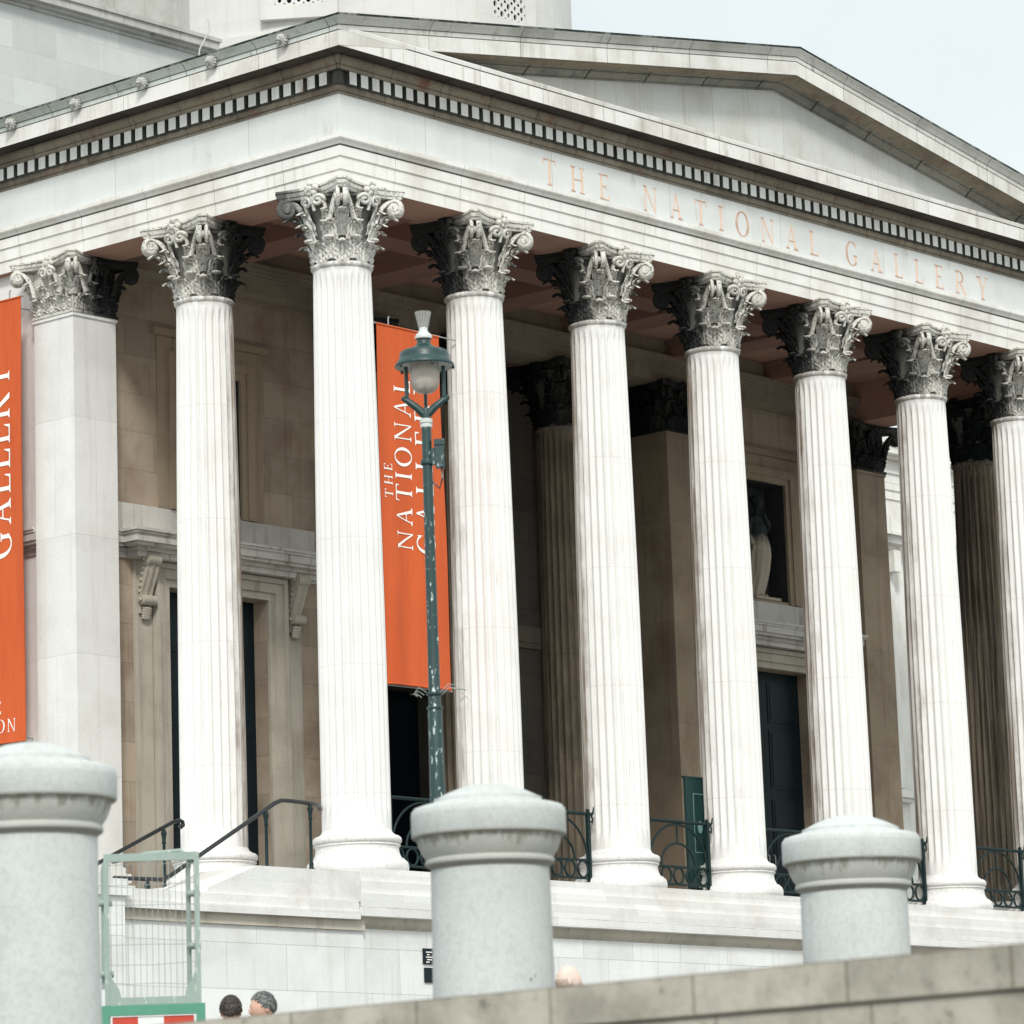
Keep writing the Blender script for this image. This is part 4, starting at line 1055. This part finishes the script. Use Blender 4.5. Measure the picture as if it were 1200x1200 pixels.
for s_ in (-1, 1):
    b.tube([lq(0, 1.08), lq(s_ * .07, 1.15), lq(s_ * .145, 1.21), lq(s_ * .17, 1.215)], [.034, .03, .026, .018], 8)
    b.tube([lq(s_ * .145, 1.20), lq(s_ * .147, 1.48)], .016, 8)
    b.sphere(lq(s_ * .17, 1.225), .022, 8, 6)
b.tube([lq(0, 1.12, .02), lq(0, 1.19, .13), lq(0, 1.48, .147)], .014, 8)
lp('fork_bracket', b, m['hood'])
b = MB()
b.lathe([(.055, 1.70), (.052, 1.68), (.060, 1.655), (.085, 1.635), (.125, 1.618), (.165, 1.607), (.188, 1.595), (.196, 1.57), (.196, 1.545), (.205, 1.53), (.232, 1.495), (.236, 1.478), (.23, 1.474)], 40, (LX, LY, 0), sharp=False)
for i in range(5):
    a_ = 2 * pi * i / 5 + .4; b.sphere((LX + .225 * cos(a_), LY + .225 * sin(a_), 1.465), .014, 6, 5)
hd = lp('lantern_hood', b, m['hood'])
b = MB(); b.lathe([(.229, 1.475), (.20, 1.50), (.12, 1.515), (.0, 1.52)], 36, (LX, LY, 0), sharp=False); lp('reflector', b, m['lampwhite'], hd)
b = MB(); b.lathe([(.114, 1.505), (.116, 1.42), (.114, 1.35), (.098, 1.30), (.065, 1.272), (.03, 1.262), (.0, 1.261)], 36, (LX, LY, 0), sharp=False); lp('glass_bowl', b, m['glass'])
b = MB(); b.lathe([(.0, 1.40), (.02, 1.40), (.024, 1.44), (.075, 1.475), (.075, 1.505)], 20, (LX, LY, 0), sharp=False); lp('bulb_holder', b, m['wire'])
b = MB(); b.lathe([(.066, 1.702), (.068, 1.72), (.058, 1.74), (.040, 1.752), (.034, 1.77), (.034, 1.80)], 28, (LX, LY, 0), sharp=False); lp('finial_collar', b, m['lampwhite'])
b = MB()
for i in range(14):
    a_ = 2 * pi * i / 14
    b.tube([(LX + r * cos(a_), LY + r * sin(a_), z) for r, z in ((.030, 1.80), (.040, 1.85), (.055, 1.92))], [.011, .011, .012], 6)
b.lathe([(.034, 1.80), (.045, 1.815), (.034, 1.83), (.040, 1.87), (.052, 1.92), (.0, 1.915)], 28, (LX, LY, 0), sharp=False); lp('finial', b, m['finial'])
b = MB()
cx, cy = LX + RX * .12, LY + RY * .12
b.prism([(.065, -.05), (.135, -.05), (.135, .05), (.065, .05)], .665, .84, lambda r, q, z: lq(r, z, q)); b.prism([(.055, -.06), (.140, -.06), (.140, .06), (.055, .06)], .84, .885, lambda r, q, z: lq(r, z, q))
b.prism([(.03, -.03), (.07, -.03), (.07, .03), (.03, .03)], .69, .82, lambda r, q, z: lq(r, z, q)); b.tube([lq(.11, .665), lq(.115, .58), lq(.09, .50), lq(.03, .56)], .008, 6); b.lathe([(.05, .69), (.054, .70), (.054, .72), (.05, .73)], 20, (LX, LY, 0))
lp('control_box', b, m['lamp'])
b = MB()
for q in range(3):
    pts = [lq(-.06 - .02 * q, -1.10 - .02 * q), lq(-.12, -1.06 - .03 * q), lq(-.16 - .015 * q, -1.11), lq(-.13, -1.13 + .01 * q)]; b.tube(pts, .0032, 5)
b.tube([lq(.05, -1.13), lq(.12, -1.06), lq(.20, -1.10), lq(.26, -1.16)], .0032, 5); b.tube([lq(.05, -1.10), lq(.11, -1.04), lq(.16, -1.05)], .0032, 5)
lp('tied_wire', b, m['wire'])

# ------------------------------------------------------------------ mesh cage
c0 = Vector((-21.966, -18.28, 0)); du = (Vector((-21.507, -18.776, 0)) - c0); CW = du.length; du.normalize(); dn = Vector((du.y, -du.x, 0)); dn = -dn if dn.dot(Vector((.73, .64, 0))) < 0 else dn
t = thing('mesh_cage', 'pale green wire mesh cage panel with a red and white board under it', 'barrier', (c0.x + .2, c0.y - .2, G))
Pc = lambda u, z, q=0.: tuple(c0 + du * u + dn * q + Vector((0, 0, z)))
zt, zb = -2.49, -3.55
def bar(mb, u0, u1, z0, z1, q0=-.012, q1=.012): mb.prism([(u0, z0), (u1, z0), (u1, z1), (u0, z1)], q0, q1, lambda u, z, q: Pc(u, z, q))
def cpart(n_, b, mt): return b.build(n_, mt, t, tuple(c0 + Vector((0, 0, G))))
b = MB(); bar(b, 0, CW, zt - .055, zt); bar(b, 0, .035, G, zt - .055); bar(b, CW - .035, CW, G, zt - .055); bar(b, .035, CW - .035, zb, zb + .05)
cpart('frame', b, m['cage'])
for s_ in (0, 1):
    b = MB(); u = lambda x: x if not s_ else CW - x
    b.prism([(u(.035), zb + .05), (u(.115), zb + .05), (u(.10), zb + .11), (u(.06), zb + .17), (u(.035), zb + .24)], -.006, .006, lambda x, z, q: Pc(x, z, q))
    cpart('gusset_plate', b, m['cage'])
for u_, q in ((-.012, .10), (CW - .085, .10)): b = MB(); b.tube([Pc(u_, zb + .12, q), Pc(u_, zt - .12, q), Pc(u_ + .012, zt - .05, q)], .018, 10); cpart('back_pipe', b, m['cage'])
b = MB(); b.tube([Pc(.05, zt - .045, .10), Pc(.30, zt + .005, .10), Pc(CW * .8, zt + .02, .10), Pc(CW - .06, zt - .04, .06)], .016, 8)
cpart('back_pipe', b, m['cage'])
for u_, z in ((-.006, -2.83), (-.0, -3.33), (CW - .06, -2.78), (CW - .06, -3.15)): b = MB(); b.tube([Pc(u_ - .035, z, .05), Pc(u_ + .06, z, .05)], .024, 8); cpart('clamp', b, m['cage'])
b = MB()
for i in range(1, 16): b.tube([Pc(CW * i / 16, zb + .04, .004), Pc(CW * i / 16 + .004 * sin(i), zt - .05, .004)], .0022, 5)
for i in range(1, 8): b.tube([Pc(.03, zb + i * .14, .006), Pc(CW * .5, zb + i * .14 + .008 * sin(i * 2.), .006), Pc(CW - .03, zb + i * .14 + .01 * cos(i * 3.), .006)], .0022, 5)
cpart('wire_mesh', b, m['wire'])
b = MB(); bar(b, -.03, CW + .025, zb - .075, zb - .004, -.03, .03); bar(b, -.03, .03, zb - .55, zb - .075, -.03, .03); bar(b, CW - .035, CW + .025, zb - .55, zb - .075, -.03, .03)
cpart('lower_frame', b, m['cageg'])
for u0_, u1_ in ((.05, .23), (.41, CW - .055)): b = MB(); bar(b, u0_, u1_, zb - .40, zb - .085, -.01, .01); cpart('red_panel', b, m['red'])
b = MB(); bar(b, .23, .41, zb - .40, zb - .085, -.01, .01); cpart('white_panel', b, m['whiteb'])

# ------------------------------------------------------------------ people behind the parapet
def skin_mesh(verts, edges, radii, root, sub=2):
    me = bpy.data.meshes.new('tmp'); me.from_pydata(verts, edges, []); ob = bpy.data.objects.new('tmp', me); C.objects.link(ob)
    sk = ob.modifiers.new('s', 'SKIN'); sk.use_smooth_shade = True
    for i, r in enumerate(radii): me.skin_vertices[0].data[i].radius = (r, r) if not isinstance(r, tuple) else r
    me.skin_vertices[0].data[root].use_root = True
    sb = ob.modifiers.new('d', 'SUBSURF'); sb.levels = sub
    dg = bpy.context.evaluated_depsgraph_get(); dg.update()
    out = bpy.data.meshes.new_from_object(ob.evaluated_get(dg)); bpy.data.objects.remove(ob); return out
def person(label, loc, H, face, hair_c, hair_style, top, trousers, skinm):
    s_ = H / 1.75
    t = thing('person', label, 'person', loc, None, face)
    # faces +Y locally
    V = [(0, 0, .95), (0, .0, 1.15), (0, -.01, 1.35), (0, 0, 1.46), (0, .01, 1.54),
         (.10, 0, .90), (.11, .02, .50), (.11, -.02, .09), (.11, .12, .04), (-.10, 0, .90), (-.11, .02, .50), (-.11, -.02, .09), (-.11, .12, .04),
         (.19, -.01, 1.42), (.25, -.03, 1.14), (.24, .08, .90), (-.19, -.01, 1.42), (-.25, -.03, 1.14), (-.24, .08, .90)]
    Ed = [(0, 1), (1, 2), (2, 3), (3, 4), (0, 5), (5, 6), (6, 7), (7, 8), (0, 9), (9, 10), (10, 11), (11, 12), (3, 13), (13, 14), (14, 15), (3, 16), (16, 17), (17, 18)]
    Rr = [.15, .14, .155, .10, .055, .095, .062, .042, .04, .095, .062, .042, .04, .065, .046, .03, .065, .046, .03]
    # head as part of the same figure
    nb = len(V); V += [(0, .02, 1.60), (0, .01, 1.68)]; Ed += [(4, nb), (nb, nb + 1)]; Rr += [.075, .08]
    for sd, w0 in ((1, 15), (-1, 18)):        # hands: palm, four fingers, thumb
        p = len(V); V.append((sd * .24, .105, .84)); Ed.append((w0, p)); Rr.append(.028)
        for q in range(4):
            b_ = len(V); off = (-.027 + .018 * q)
            V += [(sd * .243, .105 + off, .79), (sd * .238, .115 + off, .755 + .006 * abs(q - 1.3)), (sd * .225, .125 + off, .735 + .01 * abs(q - 1.3))]
            Ed += [(p, b_), (b_, b_ + 1), (b_ + 1, b_ + 2)]; Rr += [.0085, .008, .007]
        b_ = len(V); V += [(sd * .222, .14, .825), (sd * .215, .155, .79)]; Ed += [(p, b_), (b_, b_ + 1)]; Rr += [.011, .009]
    me = skin_mesh([tuple(s_ * c for c in v) for v in V], Ed, [r * s_ for r in Rr], 0)
    mb = MB(); mb.v = [tuple(v.co) for v in me.vertices]; mb.f = [tuple(p.vertices) for p in me.polygons]; mb.sm = [True] * len(mb.f)
    hc = (0, .015 * s_, 1.635 * s_)
    def hf(d): return 1 + .06 * max(0, d.y) * (d.z < .2) - .10 * max(0, -d.z) * abs(d.x)
    mb.sphere(hc, (.076 * s_, .097 * s_, .118 * s_), 24, 16, hf)
    mb.sphere((0, .112 * s_, 1.615 * s_), (.014 * s_, .02 * s_, .028 * s_), 8, 6)                     # nose
    mb.sphere((0, .10 * s_, 1.565 * s_), (.024 * s_, .010 * s_, .010 * s_), 8, 6)                     # mouth
    for q in (-1, 1):
        mb.sphere((q * .078 * s_, .0, 1.63 * s_), (.010 * s_, .022 * s_, .032 * s_), 8, 6)             # ears
        mb.sphere((q * .030 * s_, .099 * s_, 1.638 * s_), (.013 * s_, .008 * s_, .008 * s_), 8, 6)     # eyes
    body = mb.build('body', skinm, t, loc, 0, True)
    def garment(name, sel, grow, mat):
        g_ = MB(); idx = {}
        for p in me.polygons:
            if all(sel(me.vertices[i].co / s_) for i in p.vertices):
                f_ = []
                for i in p.vertices:
                    if i not in idx:
                        idx[i] = len(g_.v); v = me.vertices[i]; g_.v.append(tuple(v.co + v.normal * grow * s_ * (1 + .4 * noise.noise(v.co * 9))))
                    f_.append(idx[i])
                g_.f.append(tuple(f_)); g_.sm.append(True)
        g_.build(name, mat, t, loc, 0, True)
    garment('top', lambda c: c.z > .93 and c.z < 1.52 or (c.z > .90 and abs(c.x) > .19), .016, top)
    garment('trousers', lambda c: c.z > .07 and c.z < .98 and abs(c.x) < .20, .012, trousers)
    hb = MB()
    if hair_style == 'short':
        def hh(d):
            cut = d.z > -.15 - .5 * max(0, -d.y) + 1.05 * max(0, d.y - .25)
            return (1.0 + .05 * noise.noise(d * 6) + .03 * noise.noise(d * 15)) if cut else .80
        hb.sphere((0, .0, 1.655 * s_), (.088 * s_, .108 * s_, .115 * s_), 34, 22, hh)
        for i in range(420):
            a_ = random.uniform(0, 2 * pi); tt = random.uniform(-.35, 1.45); d = Vector((cos(a_) * cos(tt), sin(a_) * cos(tt), sin(tt)))
            if d.z < -.15 - .5 * max(0, -d.y) + 1.05 * max(0, d.y - .25): continue
            c = Vector((d.x * .089, d.y * .109, d.z * .116)) * s_ + Vector((0, 0, 1.655 * s_))
            q = Vector((random.gauss(0, .4), .9, -.3 + random.gauss(0, .4))); q = (q - d * q.dot(d)).normalized(); ln = random.uniform(.02, .04) * s_
            hb.tube([c - q * ln * .5 - d * .004, c + d * .004, c + q * ln * .5 + d * random.uniform(-.003, .008)], [.003, .005, .0015], 5)
    else:
        def hh(d): return 1.02 if d.z < .15 and d.y < .2 and d.z > -.55 else .86
        hb.sphere((0, .012 * s_, 1.64 * s_), (.081 * s_, .100 * s_, .116 * s_), 30, 20, hh)
    hb.build('hair', hair_c, t, loc, 0, True)
    return t
person('person seen from behind with short dark brown hair, left of the grey-haired one', (-19.09, -16.63, G), 1.67, radians(-48), hairmat('dark_brown_hair', (.025, .02, .018), (.09, .07, .06)), 'short', cloth('navy_jacket', (.03, .04, .07)), cloth('dark_trousers', (.03, .03, .035)), m['skin'])
person('person with greying short hair swept forward over a bare forehead', (-18.93, -16.83, G), 1.69, radians(68), hairmat('grey_hair', (.09, .10, .10), (.22, .23, .22)), 'short', cloth('grey_coat', (.12, .12, .12)), cloth('blue_jeans', (.05, .07, .12)), m['skin'])
person('bald pale-headed person in a dark collar beside the middle granite post', (-17.37, -18.63, G), 1.83, radians(-120), hairmat('fair_stubble', (.33, .25, .20), (.45, .34, .28)), 'bald', cloth('dark_green_coat', (.03, .05, .045)), cloth('black_trousers', (.02, .02, .02)), m['skinpale'])

# ------------------------------------------------------------------ light, sky, camera
SD = Vector((-.58, -.56, .70)).normalized()      # towards the hazy sun
el = math.asin(SD.z)
sun = bpy.data.lights.new('sun', 'SUN'); sun.energy = 2.1; sun.angle = radians(10); sun.color = (1., .97, .92)
so = bpy.data.objects.new('sun', sun); C.objects.link(so); so.rotation_euler = (-SD).to_track_quat('-Z', 'Y').to_euler()
wd = bpy.data.worlds.new('World'); bpy.context.scene.world = wd; wd.use_nodes = True; nt = wd.node_tree
bg = nt.nodes['Background']; sky = nt.nodes.new('ShaderNodeTexSky'); sky.sky_type = 'NISHITA'; sky.sun_disc = False
sky.sun_elevation = el; sky.sun_rotation = atan2(SD.x, SD.y); sky.dust_density = 2.; sky.altitude = 30
def wn(typ, **at):
    x = nt.nodes.new(typ)
    for k_, v_ in at.items(): setattr(x, k_, v_)
    return x
tcn = wn('ShaderNodeTexCoord'); nz = wn('ShaderNodeTexNoise'); nz.inputs['Scale'].default_value = 2.6; nz.inputs['Detail'].default_value = 5; nz.inputs['Roughness'].default_value = .5
nt.links.new(tcn.outputs['Generated'], nz.inputs['Vector'])
mr = wn('ShaderNodeMapRange'); nt.links.new(nz.outputs[0], mr.inputs[0])
for i_, v_ in ((1, .36), (2, .60), (3, .72), (4, 1.)): mr.inputs[i_].default_value = v_
# thin high cloud, brighter towards the veiled sun
dt = wn('ShaderNodeVectorMath', operation='DOT_PRODUCT'); nt.links.new(tcn.outputs['Generated'], dt.inputs[0]); dt.inputs[1].default_value = tuple(SD)
gl = wn('ShaderNodeMapRange', interpolation_type='SMOOTHSTEP'); nt.links.new(dt.outputs['Value'], gl.inputs[0])
for i_, v_ in ((1, -.55), (2, 1.), (3, 1.22), (4, 1.8)): gl.inputs[i_].default_value = v_
cl = wn('ShaderNodeVectorMath', operation='SCALE'); cl.inputs[0].default_value = (6.35, 6.85, 6.8); nt.links.new(gl.outputs[0], cl.inputs['Scale'])
mx = wn('ShaderNodeMix', data_type='RGBA'); nt.links.new(mr.outputs[0], mx.inputs[0]); nt.links.new(sky.outputs[0], mx.inputs[6]); nt.links.new(cl.outputs[0], mx.inputs[7])
nt.links.new(mx.outputs[2], bg.inputs[0]); bg.inputs[1].default_value = .10

cam = bpy.data.cameras.new('camera'); co = bpy.data.objects.new('camera', cam); C.objects.link(co); bpy.context.scene.camera = co
Rr = ((0.6650003976020599, -0.7461035818572652, -0.033225236325141266), (-0.1362885659666826, -0.16497383051492065, 0.9768362513911835), (0.7343023205573079, 0.6450682757545851, 0.2113930501202891))
M = Matrix(((Rr[0][0], Rr[1][0], -Rr[2][0]), (Rr[0][1], Rr[1][1], -Rr[2][1]), (Rr[0][2], Rr[1][2], -Rr[2][2])))
co.matrix_world = Matrix.Translation((-41.179, -38.909, -5.225)) @ M.to_4x4()
cam.sensor_width = 36; cam.lens = 4628.985 / 1200 * 36
cam.shift_x = (600 - 568.457) / 1200; cam.shift_y = (447.434 - 600) / 1200
cam.clip_start = .5; cam.clip_end = 6000
cam.dof.use_dof = True; cam.dof.focus_distance = 56.; cam.dof.aperture_fstop = 6.5
vs = bpy.context.scene.view_settings; vs.view_transform = 'Standard'; vs.look = 'None'; vs.gamma = 1; vs.exposure = .29; vs.use_curve_mapping = False
